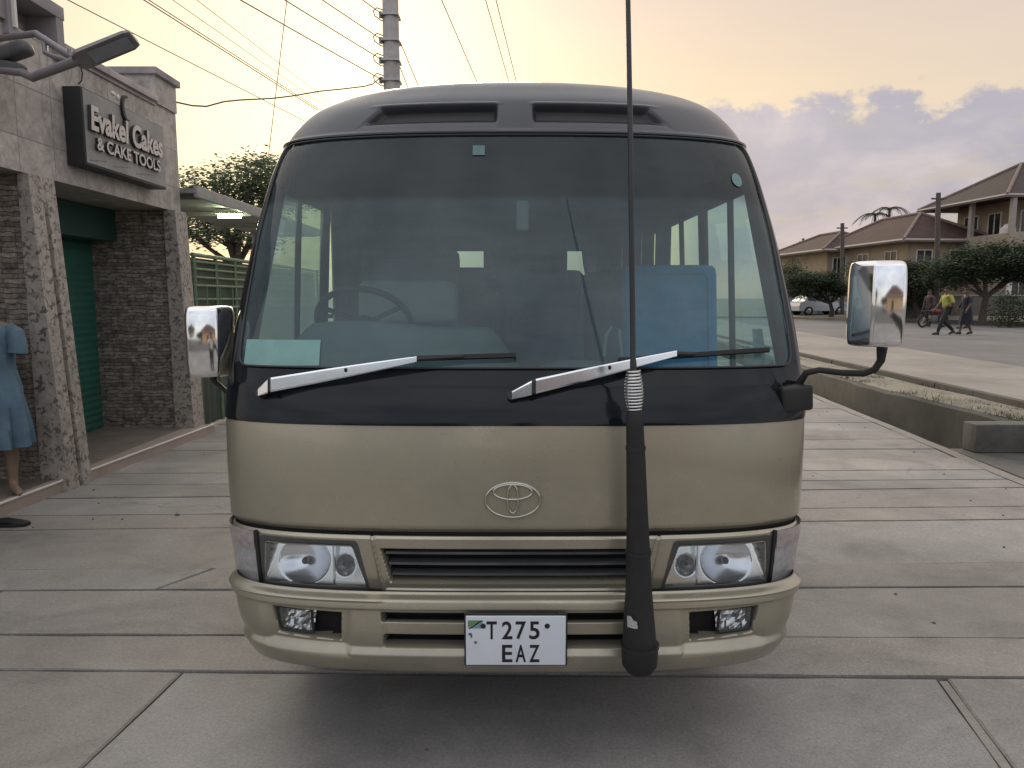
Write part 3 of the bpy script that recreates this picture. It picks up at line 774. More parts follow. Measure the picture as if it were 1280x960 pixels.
# ---- whip aerial on the bumper
def ap(px, py, Y=2.262): return at(px, py, Y=Y)
prof = [(799.5, 843, 6), (799.5, 838, 17), (799.5, 830, 23), (799.5, 808, 24.5), (799.5, 806.5, 22), (799, 790, 21.5), (798.5, 770, 20), (798.5, 740, 17.5), (798, 700, 15.8), (796.5, 640, 13.8), (795, 580, 12.5), (793.5, 530, 11.2), (793, 517, 10.5), (793, 512, 8)]
pts = [ap(a, b) for a, b, c in prof]; rs = [c * (p.y / (CP)) / FPX * .99 for (a, b, c), p in zip(prof, pts)]
ant = MB().tube(pts, rs, 20).build('aerial_post', M_RUB, BUS)
mb = MB(); mb.tube([ap(799.5, 804) + Vector((0, 0, .0)), ap(799.5, 808)], [.064, .064], 20); mb.build('clamp_ring', M_BLACKP, ant)
for zz_ in (560, 690):
    i_ = min(range(len(prof)), key=lambda k: abs(prof[k][1] - zz_)); c_ = ap(lerp(795, 798, (zz_ - 580) / 120), zz_); r_ = lerp(12.0, 15.9, (zz_ - 560) / 130) * (c_.y / CP) / FPX
    mb = MB(); mb.tube([c_ - Vector((0, 0, .006)), c_ + Vector((0, 0, .006))], [r_ + .002, r_ + .002], 20); mb.build('clamp_ring', M_BLACKP, ant)
mb = MB(); mb.bb(ap(799, 800).x - .03, ap(799, 800).x + .03, 2.24, 2.42, ap(799, 832).z, ap(799, 800).z, 0, .004); mb.build('bracket', M_BLACKP, ant)
# torn pale sticker
q = [(783.5, 769), (788, 769.5), (792, 775), (796, 777), (797, 786), (791, 785), (784, 783)]
mb = MB(); mb.add([ap(a, b, 2.2625 - .0525 * math.sqrt(max(0, 1 - ((a - 798.5) / 20.5) ** 2))) + Vector((0, -.003, 0)) for a, b in q], [tuple(range(7))])
mb.build('torn_sticker', mat('sticker_grey', (.40, .41, .40), rough=.6, var=.5, scale=160), ant, recalc=False)
# spring
z0, z1 = ap(793, 514), ap(791.8, 463)
sp = []
for k in range(13 * 16 + 1):
    t = k / (13 * 16); c = z0.lerp(z1, t); r = (.0205 + .008 * math.sin(math.pi * min(1, t * 1.08)))
    a = 2 * math.pi * 13 * t; sp.append(c + Vector((r * math.cos(a), r * math.sin(a), 0)))
MB().tube(sp, .0036, 6).build('spring', mat('spring_steel', (.62, .62, .60), rough=.25, metal=1.0), ant)
mb = MB(); mb.tube([z0, z1], [.016, .014], 10); mb.build('spring_core', M_BLACKP, ant)
wp = [ap(791.8, 465), ap(791.5, 452), ap(791.3, 447), ap(790, 330), ap(788, 170), ap(785, 0), ap(783.4, -140), ap(782, -260)]
mb = MB(); mb.tube(wp, [.011, .0105, .0085, .0085, .0082, .0076, .006, .004], 10); mb.build('whip', mat('whip_black', (.045, .048, .05), rough=.3, metal=.3), ant)

# ---- wipers
def wiper(base, mid, tip, blade, yoff):
    def bp(px, py, o): u, z = BODY.hit(px, py); return BODY.pt(u, z, o)
    b, m_, t = bp(*base, .030), bp(*mid, .048), bp(*tip, .035)
    def slab(mbx, stations, h):
        P = []
        for p, w in stations:
            up = Vector((0, .12, 1)).normalized()
            P.append([p + up * (w * a) + Vector((0, -h * c, 0)) for a, c in ((.5, -.6), (.5, .6), (.38, 1), (-.38, 1), (-.5, .6), (-.5, -.6), (.5, -.6))])
        mbx.grid(P, False)
        mbx.add(P[0][:6], [(0, 1, 2, 3, 4, 5)]); mbx.add(P[-1][:6], [(0, 1, 2, 3, 4, 5)])
    mb = MB()
    slab(mb, [(m_, .050), (m_.lerp(t, .35), .044), (m_.lerp(t, .7), .033), (t, .021)], .008)
    ar = mb.build('wiper_arm', M_CHROMES, BUS)
    mb = MB(); slab(mb, [(b, .028), (b.lerp(m_, .5), .040), (b.lerp(m_, .86), .048)], .010); mb.build('wiper_hinge', M_CHROMES, ar)
    mb = MB(); slab(mb, [(b.lerp(m_, .86), .052), (b.lerp(m_, 1.04), .052)], .012); mb.build('wiper_joint', M_BLACKP, ar)
    mb = MB(); mb.tube([bp(*base, -.005), b + Vector((0, .004, 0))], .017, 12); mb.build('wiper_pivot', M_BLACKP, ar)
    mb = MB(); s0, s1 = [bp(*q, .020) for q in blade]
    n = 16; up = Vector((0, .3, 1))
    mb.grid([[BODY.pt(*(lambda uz: (uz[0], uz[1]))(BODY.hit(lerp(blade[0][0], blade[1][0], i / n), lerp(blade[0][1], blade[1][1], i / n))), o) + up * dz for o, dz in ((.004, -.003), (.004, .003), (.022, .009), (.030, .007), (.030, -.007), (.022, -.009), (.004, -.003))] for i in range(n + 1)], False)
    mb.build('wiper_blade', M_RUB, ar)
    mb = MB(); mb.tube([t + Vector((0, -.004, 0)), bp(lerp(blade[0][0], blade[1][0], .5), lerp(blade[0][1], blade[1][1], .5), .030)], .008, 8); mb.build('wiper_link', M_BLACKP, ar)
    mb = MB(); c = m_.lerp(t, .52) + Vector((0, -.009, .006)); mb.ellipsoid(c, (.006, .003, .008), 10, 6); mb.build('wiper_clip', M_BLACKP, ar)
wiper((330, 493), (347, 486), (523, 453), ((515, 451), (645, 447)), 0)
wiper((640, 497), (668, 488), (842, 446), ((772, 453), (956, 440)), 0)

# ---- mirrors (chrome backs towards us)
def mirror_shell(name, c, w, h, d, yaw, bev, arm):
    rot = Euler((0, 0, yaw)).to_matrix()
    n = 44
    def sq(a, b): return a * (1 - .075 * abs(b) ** 7) * w / 2, b * (1 - .05 * abs(a) ** 9) * h / 2
    def edge(q): q = abs(q); return math.sqrt(max(0, 1 - max(0, (q - .86) / .14) ** 2))
    ts = list(np.linspace(-.86, .86, 24)); ed = [.86 + .14 * math.sin(q) for q in np.linspace(.15, math.pi / 2, 8)]
    ts = [-e for e in ed[::-1]] + ts + ed
    P = []
    for a in ts:
        row = []
        for b in ts:
            x, z = sq(a, b); aa = a * (1 if bev > 0 else -1)
            back = abs(bev) * max(0, (-.26 - aa) / .74)
            y = -d * (.62 + .38 * edge(a) * edge(b)) * (1 - back) - .026 * (1 - a * a * .5 - b * b * .5)
            if abs(a) >= .9999 or abs(b) >= .9999: y = y * .7
            row.append(rot @ Vector((x, y, z)) + c)
        P.append(row)
    m = len(ts) - 1
    rim = [P[i][0] for i in range(m)] + [P[m][j] for j in range(m)] + [P[m - i][m] for i in range(m)] + [P[0][m - j] for j in range(m)]
    mb = MB(); mb.grid(P)
    yb = rot @ Vector((0, 1, 0)); bk = [p + yb * (-(p - c).dot(yb)) for p in rim]
    mb.grid([[p, q] for p, q in zip(rim + rim[:1], bk + bk[:1])]); ob = mb.build(name, M_CHROME, BUS, 60)
    mb = MB(); L = [c + (p - c) * .97 + yb * .004 for p in bk]
    mb.add(L, [tuple(range(len(L)))]); mb.build('mirror_glass', mat('mirror_silver', (.85, .87, .88), rough=.02, metal=1.0, var=.01), ob)
    mb = MB(); mb.tube(arm[0], arm[1], 12); mb.build('mirror_arm', M_RUB, ob)
    return ob
mc = at(1092, 380, Y=2.50)
armp = [at(990, 497, Y=2.62), at(1000, 478, Y=2.60), at(1008, 466, Y=2.58), at(1024, 462.5, Y=2.56), at(1052, 466, Y=2.54), at(1079, 467, Y=2.53), at(1093, 462, Y=2.52), at(1101, 451, Y=2.52), at(1103, 430, Y=2.52), at(1103, 415, Y=2.54)]
mr = mirror_shell('wing_mirror', mc, .168, .290, .085, R(-15), .75, (armp, [.014, .013, .012, .011, .0115, .012, .0125, .014, .020, .021]))
a, b = at(966, 513, Y=2.58), at(1011, 481, Y=2.58)
mb = MB(); mb.box(((a.x + b.x) / 2, 2.60, (a.z + b.z) / 2), (b.x - a.x, .12, b.z - a.z), Euler((0, R(-4), R(14))).to_matrix(), 0, .014); mb.build('mirror_bracket', M_BLACKP, mr)
mc = at(264, 426, Y=2.78)
armp = [at(264, 460, Y=2.80), at(268, 476, Y=2.80), at(275, 482, Y=2.78), at(286, 492, Y=2.74), at(300, 500, Y=2.66)]
ml = mirror_shell('wing_mirror', mc, .176, .268, .085, R(22), -.75, (armp, [.018, .012, .009, .009, .010]))
ml.name = 'wing_mirror.001'

# ---- wheels and underbody
for sg in (-1, 1):
    for wy in (3.62, 7.35):
        c = Vector((BX + sg * .90, wy, .375))
        mb = MB(); prof = [(.20, -.10), (.32, -.11), (.36, -.095), (.375, -.05), (.375, .05), (.36, .095), (.32, .11), (.20, .10)]
        mb.grid([[c + Vector((sg * dx, r * math.cos(a), r * math.sin(a))) for r, dx in prof] for a in np.linspace(0, 2 * math.pi, 37)])
        wh = mb.build('wheel', M_RUB, BUS)
        mb = MB(); prof = [(.0, .05), (.09, .06), (.10, .03), (.18, .02), (.20, .08), (.215, .085)]
        mb.grid([[c + Vector((sg * dx, r * math.cos(a), r * math.sin(a))) for r, dx in prof] for a in np.linspace(0, 2 * math.pi, 37)])
        mb.build('rim', mat('rim_silver', (.42, .42, .42), rough=.35, metal=.8), wh)
mb = MB(); mb.bb(BX - .98, BX + .98, 2.72, 8.7, .66, .70); mb.bb(BX - .42, BX - .34, 2.6, 8.6, .40, .56); mb.bb(BX + .34, BX + .42, 2.6, 8.6, .40, .56)
mb.bb(BX - .8, BX + .8, 3.55, 3.69, .30, .44); mb.bb(BX - .8, BX + .8, 7.28, 7.42, .30, .44); mb.bb(BX - .35, BX + .35, 2.9, 3.9, .34, .66); mb.bb(BX - .9, BX + .9, 2.66, 3.05, .34, .37)  # last wide plate is added low and unseen to deepen shade under the nose
part(mb, 'chassis', M_DARK)

# ================= interior
M_TEAL = mat('seat_dark_cloth', (0.055, 0.085, 0.105), rough=.85, var=.25, scale=18)
M_BLUE = mat('seat_blue_cover', (0.028, 0.26, 0.50), rough=.55, var=.22, scale=5, bump=.6, bscale=9)
M_PALE = mat('pale_interior', (0.36, 0.35, 0.33), rough=.7, var=.1)
M_DASH = mat('dashboard_grey', (0.20, 0.21, 0.21), rough=.55, var=.12)
M_LINER = mat('headliner_grey', (0.16, 0.16, 0.165), rough=.85, var=.08)
M_CURT = mat('curtain_cloth', (0.40, 0.40, 0.38), rough=.9, var=.2, scale=5)
def fu(px, py, o): u, z = BODY.hit(px, py); return BODY.pt(u, z, o)
part(MB().bb(BX - .95, BX + .95, 2.9, 8.7, .70, .735), 'cabin_floor', M_TEAL)
# dashboard with the hump over the instruments on the driver's side
def dash_z(x, y):
    base = 1.335 + .015 * math.sin(x * 7)
    hump = .205 * ss(-1.02, -.80, x) * (1 - ss(-.12, .06, x)) * ss(2.74, 2.90, y)
    con = .04 * ss(.05, .2, x) * (1 - ss(.5, .62, x)) * ss(2.78, 2.9, y)
    return base + hump + con
xs = np.linspace(-.99, .99, 67)
P = []
for x in xs:
    yf = BODY.raw(BODY.u_of(BX + x, 1.37), 1.37).y + .035
    row = [Vector((BX + x, lerp(yf, 3.02, t), dash_z(x, lerp(yf, 3.02, t)))) for t in np.linspace(0, 1, 16)]
    row += [Vector((BX + x, 3.06, row[-1].z - .05)), Vector((BX + x, 3.02, 1.0)), Vector((BX + x, 2.9, .74))]
    P.append(row)
part(MB().grid(P), 'dashboard', M_DASH)
# steering wheel
sc_ = at(456, 404, Y=3.17); ax = Vector((0, -.72, -.69)).normalized(); e1 = Vector((1, 0, 0)); e2 = ax.cross(e1)
ring = [sc_ + (e1 * math.cos(a) + e2 * math.sin(a)) * .205 for a in np.linspace(0, 2 * math.pi, 40, endpoint=False)]
sw = MB().tube(ring, .014, 8, closed=True).build('steering_wheel', M_BLACKP, BUS)
mb = MB(); mb.ellipsoid(sc_ + ax * .02, (.06, .05, .05), 12, 8)
for a in (R(30), R(150), R(270)): mb.tube([sc_, sc_ + (e1 * math.cos(a) + e2 * math.sin(a)) * .20], .011, 6)
mb.tube([sc_, sc_ + ax * .30], .03, 10); mb.build('hub', M_BLACKP, sw)
# seats
def seat(name, x, y, zt, w, mback, mcush, head=True, cover=None):
    mb = MB(); mb.box((x, y + .05, (zt + 1.12) / 2 - (.06 if head else 0)), (w, .13, zt - 1.12 - (.12 if head else 0)), Euler((R(-9), 0, 0)).to_matrix(), 0, .05)
    b = mb.build(name, mback, BUS)
    mb = MB(); mb.box((x, y - .20, 1.12), (w, .50, .15), None, 0, .05); mb.box((x, y - .15, .90), (w * .6, .34, .32)); mb.build('cushion', mcush, b)
    if head: mb = MB(); mb.box((x, y + .11, zt - .09), (w * .62, .10, .20), None, 0, .045); mb.build('headrest', mback, b)
    if cover: mb = MB(); mb.box((x, y + .0, cover[1]), (w * .98, .165, cover[0]), Euler((R(-9), 0, 0)).to_matrix(), 0, .05); mb.build('seat_cover', M_PALE, b)
    mb = MB(); f_ = (Euler((R(-9), 0, 0)).to_matrix() @ Vector((0, -.068, 0)))
    zc_, hh = (zt + 1.12) / 2 - (.06 if head else 0), (zt - 1.12 - (.12 if head else 0)) / 2 - .05; ww = w / 2 - .05
    rt = Euler((R(-9), 0, 0)).to_matrix(); cc_ = Vector((x, y + .05, zc_))
    mb.tube([cc_ + rt @ Vector((ww * a, -.064, hh * b_)) for a, b_ in ((-1, -1), (-1, .9), (-.9, 1), (.9, 1), (1, .9), (1, -1))], .006, 6)
    mb.build('piping', mback, b)
    return b
seat('driver_seat', -.52, 3.66, 2.02, .50, M_TEAL, M_TEAL, True, (.22, 1.62))
bl = at(842, 335, Y=3.52); seat('passenger_seat', bl.x, 3.55, bl.z + .02, .47, M_BLUE, M_BLUE, False)
c = at(700, 420, Y=3.55); 
seat('passenger_seat', .17, 3.9, 1.80, .44, M_TEAL, M_TEAL, False)
for r in range(5):
    y = 4.75 + r * .80
    for x in (-.74, -.30, .70): seat('passenger_seat', BX + x, y, 1.84, .42, M_TEAL, M_TEAL, True)
# front header, ceiling, mirror, hand rail, curtains
mb = MB(); P = []
for x in np.linspace(-.88, .88, 31):
    k = ss(.66, .88, abs(x))
    P.append([Vector((BX + x, 3.02 + .10 * k, 2.30 - .02 * k)), Vector((BX + x, 3.16 + .1 * k, 2.16 + .05 * k)), Vector((BX + x, 3.26, 2.085 + .09 * k)), Vector((BX + x, 3.34, 2.08 + .09 * k)), Vector((BX + x, 3.44, 2.16 + .09 * k)), Vector((BX + x, 3.75, 2.34)), Vector((BX + x, 6, 2.36)), Vector((BX + x, 8.7, 2.36))])
mb.grid(P); part(mb, 'headliner', M_LINER)
for sg in (-1, 1):
    mb = MB(); mb.grid([[Vector((BX + sg * x, y, z)) for x, z in ((.97, 2.14), (.93, 2.28), (.88, 2.35))] for y in (3.4, 6, 8.7)]); part(mb, 'headliner', M_LINER)
    mb = MB(); mb.grid([[Vector((BX + sg * .985, y, z)) for z in (.73, 1.27)] for y in (2.9, 6, 8.7)]); part(mb, 'side_lining', M_PALE)
a = at(653, 270, Y=3.10)
mb = MB(); mb.box((a.x, 3.10, a.z), (.052, .03, .125), None, 0, .010); iv = part(mb, 'rear_view_mirror', mat('mirror_grey', (.42, .42, .41), rough=.4))
mb = MB(); mb.tube([a + Vector((0, 0, .05)), a + Vector((0, -.03, .22))], .007, 6); mb.build('mirror_stalk', M_BLACKP, iv)
part(MB().tube([at(724, 255, Y=4.25), at(731, 330, Y=4.0), at(745, 400, Y=3.75), at(758, 470, Y=3.5)], .011, 8), 'hand_rail', M_BLACKP)
part(MB().tube([at(755, 445, Y=3.3), at(757, 420, Y=3.3), at(765, 408, Y=3.3), at(774, 412, Y=3.3), at(777, 445, Y=3.3)], .008, 8), 'gear_lever_guard', M_PALE)
def curtain(P0, P1, z0, z1, n=5):
    d = (P1 - P0); L = d.length; d.normalize(); nr = Vector((-d.y, d.x, 0)); k = 8 * n
    mb = MB(); mb.grid([[P0 + d * (L * i / k) + nr * (.018 * math.sin(i / k * n * 2 * math.pi)) + Vector((0, 0, z)) for z in (z0, (z0 + z1) / 2, z1)] for i in range(k + 1)])
    part(mb, 'curtain', M_CURT)
for y0_, y1_ in ((3.93, 4.50), (4.54, 5.04), (5.08, 5.52), (5.58, 6.0), (6.04, 6.50), (6.56, 6.96), (7.0, 7.44), (7.50, 7.90), (7.94, 8.56)):
    for sg in (-1, 1):
        if sg > 0 and y0_ < 4.0: continue
        curtain(Vector((BX + sg * .975, y0_, 0)), Vector((BX + sg * .975, y1_, 0)), 1.24, 2.16, 4)
a0, a1 = at(566, 300, Y=8.6), at(742, 300, Y=8.6)
curtain(Vector((at(603, 0, Y=8.6).x, 8.6, 0)), Vector((at(712, 0, Y=8.6).x, 8.6, 0)), 1.60, 2.26, 9)
part(MB().bb(BX - .9, BX + .9, 8.62, 8.70, 2.20, 2.36), 'rear_lining', M_PALE)
# things on the glass
def decal(name, q, m, off=-.012, n=6):
    mb = MB(); mb.grid(patch(BODY, quad([BODY.hit(*p) for p in q]), n, n, off)); return part(mb, name, m)
decal('windscreen_card', ((305, 456), (399, 457), (401, 425), (309, 424)), mat('card_teal', (.20, .37, .355), rough=.6, var=.10, scale=14), .0012)
decal('windscreen_sticker', ((591, 194), (606, 194), (606, 182), (591, 182)), mat('sticker_teal', (.10, .19, .195), rough=.5, var=.15, scale=40), .0012)
decal('windscreen_sticker', ((946, 447), (962, 449), (957, 408), (944, 408)), mat('sticker_pale', (.40, .48, .46), rough=.5, var=.25, scale=30), -.02)
u, z = BODY.hit(921, 225)
mb = MB(); mb.add([BODY.pt(u, z, .0012)] + [BODY.pt(u + .021 * math.cos(a), z + .029 * math.sin(a), .0012) for a in np.linspace(0, 2 * math.pi, 24, endpoint=False)], [(0, k + 1, (k + 1) % 24 + 1) for k in range(24)])
part(mb, 'windscreen_sticker', mat('sticker_round', (.13, .24, .25), rough=.5, var=.1))
# ================================================================== GROUND
def struct(mb, name, m, angle=40):
    o = mb.build(name, m, None, angle); o['kind'] = 'structure'; return o
def concrete(name, ca, cb, stain, scale=0.9, rough=0.75, attr=True, bump=0.25):
    m, nt, b = base_mat(name)
    ge = nt.new('ShaderNodeNewGeometry')
    n1 = nt.new('ShaderNodeTexNoise', ins={'Scale': scale, 'Detail': 10.0, 'Roughness': 0.68}); nt.link(ge, 'Position', n1, 0)
    r1 = nt.ramp([(0.32, ca), (0.68, cb)]); nt.link(n1, 'Fac', r1, 0)
    mp = nt.new('ShaderNodeMapping'); mp.inputs['Scale'].default_value = (1.0, 1.35, 1); nt.link(ge, 'Position', mp, 0)
    n2 = nt.new('ShaderNodeTexNoise', ins={'Scale': 1.3, 'Detail': 9.0, 'Roughness': 0.7, 'Distortion': 0.6}); nt.link(mp, 0, n2, 0)
    r2 = nt.ramp([(0.50, (0, 0, 0)), (0.70, (1, 1, 1))]); nt.link(n2, 'Fac', r2, 0)
    c = nt.mix(nt.math('MULTIPLY', r2.outputs[0], 0.75), r1.outputs[0], stain)
    n3 = nt.new('ShaderNodeTexNoise', ins={'Scale': 70.0, 'Detail': 5.0, 'Roughness': 0.8}); nt.link(ge, 'Position', n3, 0)
    r3 = nt.ramp([(0.3, (0.70, 0.70, 0.70)), (0.7, (1.14, 1.14, 1.14))]); nt.link(n3, 'Fac', r3, 0)
    c = nt.mix(1.0, c, r3.outputs[0], 'MULTIPLY')
    n4 = nt.new('ShaderNodeTexNoise', ins={'Scale': 0.45, 'Detail': 5.0, 'Roughness': 0.6}); nt.link(ge, 'Position', n4, 0)
    r4 = nt.ramp([(0.32, (0.78, 0.78, 0.78)), (0.66, (1.10, 1.10, 1.10))]); nt.link(n4, 'Fac', r4, 0)
    c = nt.mix(1.0, c, r4.outputs[0], 'MULTIPLY')
    n5 = nt.new('ShaderNodeTexNoise', ins={'Scale': 230.0, 'Detail': 2.0}); nt.link(ge, 'Position', n5, 0)
    r5 = nt.ramp([(0.30, (0.55, 0.55, 0.55)), (0.42, (1.0, 1.0, 1.0)), (0.62, (1.0, 1.0, 1.0)), (0.74, (1.25, 1.25, 1.22))]); nt.link(n5, 'Fac', r5, 0)
    c = nt.mix(1.0, c, r5.outputs[0], 'MULTIPLY')
    vo = nt.new('ShaderNodeTexVoronoi', feature='DISTANCE_TO_EDGE', ins={'Scale': 0.42}); 
    nv = nt.new('ShaderNodeTexNoise', ins={'Scale': 2.4, 'Detail': 6.0}); nt.link(ge, 'Position', nv, 0)
    va = nt.new('ShaderNodeVectorMath', operation='MULTIPLY_ADD'); nt.link(nv, 'Color', va, 0); va.inputs[1].default_value = (.8, .8, 0); nt.link(ge, 'Position', va, 2); nt.link(va, 0, vo, 'Vector')
    cr = nt.ramp([(0.0, (1, 1, 1)), (0.006, (0, 0, 0))]); nt.link(vo, 'Distance', cr, 0)
    ck = nt.math('MULTIPLY', nt.math('MULTIPLY', cr.outputs[0], nt.math('GREATER_THAN', n4.outputs['Fac'], 0.56)), 0.35)
    c = nt.mix(ck, c, (0.05, 0.045, 0.04))
    if attr:
        at_ = nt.new('ShaderNodeAttribute', attribute_name='tone'); c = nt.mix(1.0, c, at_.outputs['Color'], 'MULTIPLY')
    nt.l.new(c, b.inputs['Base Color'])
    nt.l.new(nt.math('MULTIPLY_ADD', n1.outputs['Fac'], 0.25, rough - 0.12), b.inputs['Roughness'])
    bp = nt.new('ShaderNodeBump', ins={'Strength': bump, 'Distance': 0.008})
    nt.l.new(nt.math('ADD', nt.math('MULTIPLY', n3.outputs['Fac'], 0.5), n1.outputs['Fac']), bp.inputs['Height']); nt.link(bp, 'Normal', b, 'Normal')
    return m
M_CONC = concrete('slab_concrete', (0.272, 0.258, 0.240), (0.372, 0.352, 0.328), (0.188, 0.179, 0.167))
M_CONCD = concrete('joint_concrete', (0.095, 0.088, 0.082), (0.15, 0.14, 0.13), (0.07, 0.065, 0.06), attr=False)
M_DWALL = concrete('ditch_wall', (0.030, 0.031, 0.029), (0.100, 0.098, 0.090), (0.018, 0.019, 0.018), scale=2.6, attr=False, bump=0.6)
M_KERB = concrete('kerb_shade_side', (0.07, 0.065, 0.06), (0.13, 0.12, 0.11), (0.05, 0.047, 0.043), scale=1.3, attr=False)  # kerb concrete darkened, its shadowed face put into the colour
M_DITCH = concrete('ditch_concrete', (0.10, 0.098, 0.090), (0.20, 0.19, 0.172), (0.065, 0.062, 0.055), scale=1.6, attr=False, bump=0.5)
M_SAND = concrete('sandy_earth', (0.20, 0.185, 0.145), (0.33, 0.30, 0.24), (0.10, 0.11, 0.065), scale=2.2, attr=False, bump=0.6)
M_ASPH = concrete('asphalt', (0.155, 0.15, 0.152), (0.215, 0.205, 0.205), (0.13, 0.125, 0.125), scale=0.35, attr=False)
M_SHOULD = concrete('pale_shoulder', (0.28, 0.255, 0.228), (0.37, 0.34, 0.305), (0.22, 0.205, 0.185), scale=0.6, attr=False)
def edge_x(y): return 4.66 + 0.089 * (min(y, 60) - 6.41) if y > 6.41 else 4.66 + .06 * (y - 6.41)
# base sheet under the slabs, reaching the horizon on the left
mb = MB(); ys = [-60, -10, 0, 3, 6.41, 10, 15, 20, 40, 60]
P = [[Vector((-600, y, -.03)), Vector((edge_x(y) - .02, y, -.03))] for y in ys]
mb.grid(P, False)
mb.add([(-600, 60, -.03), (600, 60, -.03), (900, 900, -.03), (-900, 900, -.03)], [(0, 1, 2, 3)])
struct(mb, 'ground', M_CONCD)
# cast slabs
random.seed(11)
def gp(px, py): p = at(px, py, Z=0.0); return (p.x, p.y)
mb = MB(); tones = []
def slab(poly, h=0.0):
    """one cast slab: polygon with slightly uneven edges"""
    pts = []
    n = len(poly)
    for i in range(n):
        a, b = Vector(poly[i]), Vector(poly[(i + 1) % n]); L = (b - a).length; k = max(1, int(L / 0.22))
        d = (b - a).normalized(); nr = Vector((-d.y, d.x))
        for j in range(k):
            e = 0 if j == 0 else random.uniform(-.005, .005)
            pts.append(a + d * (L * j / k) + nr * e)
    tx, ty = random.uniform(-.0006, .0006), random.uniform(-.0012, .0012)
    cx = sum(p.x for p in pts) / len(pts); cy = sum(p.y for p in pts) / len(pts)
    zz = [h + tx * (p.x - cx) + ty * (p.y - cy) for p in pts]
    # chamfered rim
    inset = []
    for p in pts:
        v = Vector((cx, cy)) - p; inset.append(p + v.normalized() * .010)
    b = len(mb.v); m = len(pts)
    mb.v += [(p.x, p.y, z - .03) for p, z in zip(pts, zz)] + [(p.x, p.y, z - .006) for p, z in zip(pts, zz)] + [(p.x, p.y, z) for p, z in zip(inset, zz)]
    t = random.uniform(.88, 1.08); w = random.uniform(-.02, .02)
    for i in range(m):
        j = (i + 1) % m
        mb.f.append([b + i, b + j, b + m + j, b + m + i]); mb.f.append([b + m + i, b + m + j, b + 2 * m + j, b + 2 * m + i])
        mb.sm += [False, False]; mb.mi += [0, 0]; tones.extend([(t * .9, t * .9, t * .9)] * 2)
    mb.f.append([b + 2 * m + i for i in range(m)]); mb.sm.append(False); mb.mi.append(0); tones.append((t * (1 + w), t, t * (1 - w)))
# joint lines: photo heights on the left (x=150) and on the right (x=1100) with the open width in metres
JN = [(838.5, 846, .022), (793.5, 797, .018), (738, 734, .022), (711, 704, .012), (660.5, 650, .016), (643, 634, .012), (622, 611, .014), (606, 600, .020), (592, 588, .010), (578, 573, .014), (563, 561, .012), (553, 549, .010), (541, 538, .012), (531, 528, .010), (522, 519, .010), (513, 511, .010), (505, 503, .010)]
lines = []
for yl, yr, wd in JN:
    a, b = Vector(gp(150, yl)), Vector(gp(1100, yr)); s = (b.y - a.y) / (b.x - a.x); lines.append((a.y - s * a.x, s, wd))
y, c = 0, lines[-1][0]
while c < 45: c += random.choice((.55, .8, 1.1)); lines.append((c, random.uniform(-.01, .01), .012))
c = lines[0][0]; pre = []
for d in (1.7, 3.0, 4.1, 5.6, 7, 9): pre.append((c - d, random.uniform(-.015, .015), .015))
lines = pre[::-1] + lines
XL = -9.0
def ly(l, x): return l[0] + l[1] * x
def strip(l0, l1, xa=XL, xb=None, h=0.0, ta=0, tb=0):
    """slab between two joint lines; ta/tb shear the ends (diagonal joints)"""
    g0, g1 = l0[2] / 2, l1[2] / 2
    xb0 = edge_x(ly(l0, 4.7)) if xb is None else xb; xb1 = edge_x(ly(l1, 4.7)) if xb is None else xb
    slab([(xa - ta, ly(l0, xa) + g0), (xb0 - (tb if xb is not None else 0), ly(l0, xb0) + g0), (xb1 + (tb if xb is not None else 0), ly(l1, xb1) - g1), (xa + ta, ly(l1, xa) - g1)], h)
i0 = len(pre)
for i in range(len(lines) - 1):
    l0, l1 = lines[i], lines[i + 1]; h = random.uniform(-.004, .003)
    if i == i0 - 1:      # the big front slab, cut by two diagonal joints
        A0, A1 = gp(222, 846), gp(100, 960); B0, B1 = gp(1182, 850), gp(1262, 958)
        dxa = (A1[0] - A0[0]) / (A1[1] - A0[1]); dxb = (B1[0] - B0[0]) / (B1[1] - B0[1])
        yb, yt = ly(l0, 0) + .01, None
        def ax_(y): return A0[0] + dxa * (y - A0[1])
        def bx_(y): return B0[0] + dxb * (y - B0[1])
        t = lambda x: ly(l1, x) - l1[2] / 2
        slab([(XL, yb), (ax_(yb) - .003, yb), (ax_(t(A0[0])) - .003, t(A0[0])), (XL, t(XL))], .002)
        slab([(ax_(yb) + .003, yb), (bx_(yb) - .035, yb), (bx_(t(B0[0])) - .035, t(B0[0])), (ax_(t(A0[0])) + .003, t(A0[0]))], -.001)
        slab([(bx_(yb) - .028, yb), (bx_(yb) + .008, yb), (bx_(t(B0[0])) + .008, t(B0[0])), (bx_(t(B0[0])) - .028, t(B0[0]))], -.006)
        slab([(bx_(yb) + .013, yb), (4.5, yb), (4.5, t(4.5)), (bx_(t(B0[0])) + .013, t(B0[0]))], .004)
        continue
    cuts = {i0 + 1: (-2.95, .06), i0 + 2: (-1.93, .10), i0 + 3: (1.50, -.13), i0 + 5: (-1.55, .1), i0 + 0: None}.get(i)
    if cuts:
        strip(l0, l1, XL, cuts[0] - .008, h, 0, cuts[1]); strip(l0, l1, cuts[0] + .008, None, h + random.uniform(-.003, .003), cuts[1], 0)
    else: strip(l0, l1, XL, None, h)
o = mb.build('concrete_paving', M_CONC, None, 40, recalc=False); o['kind'] = 'structure'
ca = o.data.color_attributes.new('tone', 'FLOAT_COLOR', 'CORNER')
for p in o.data.polygons:
    for li in p.loop_indices: ca.data[li].color = (*tones[p.index], 1)
mb = MB(); random.seed(8)
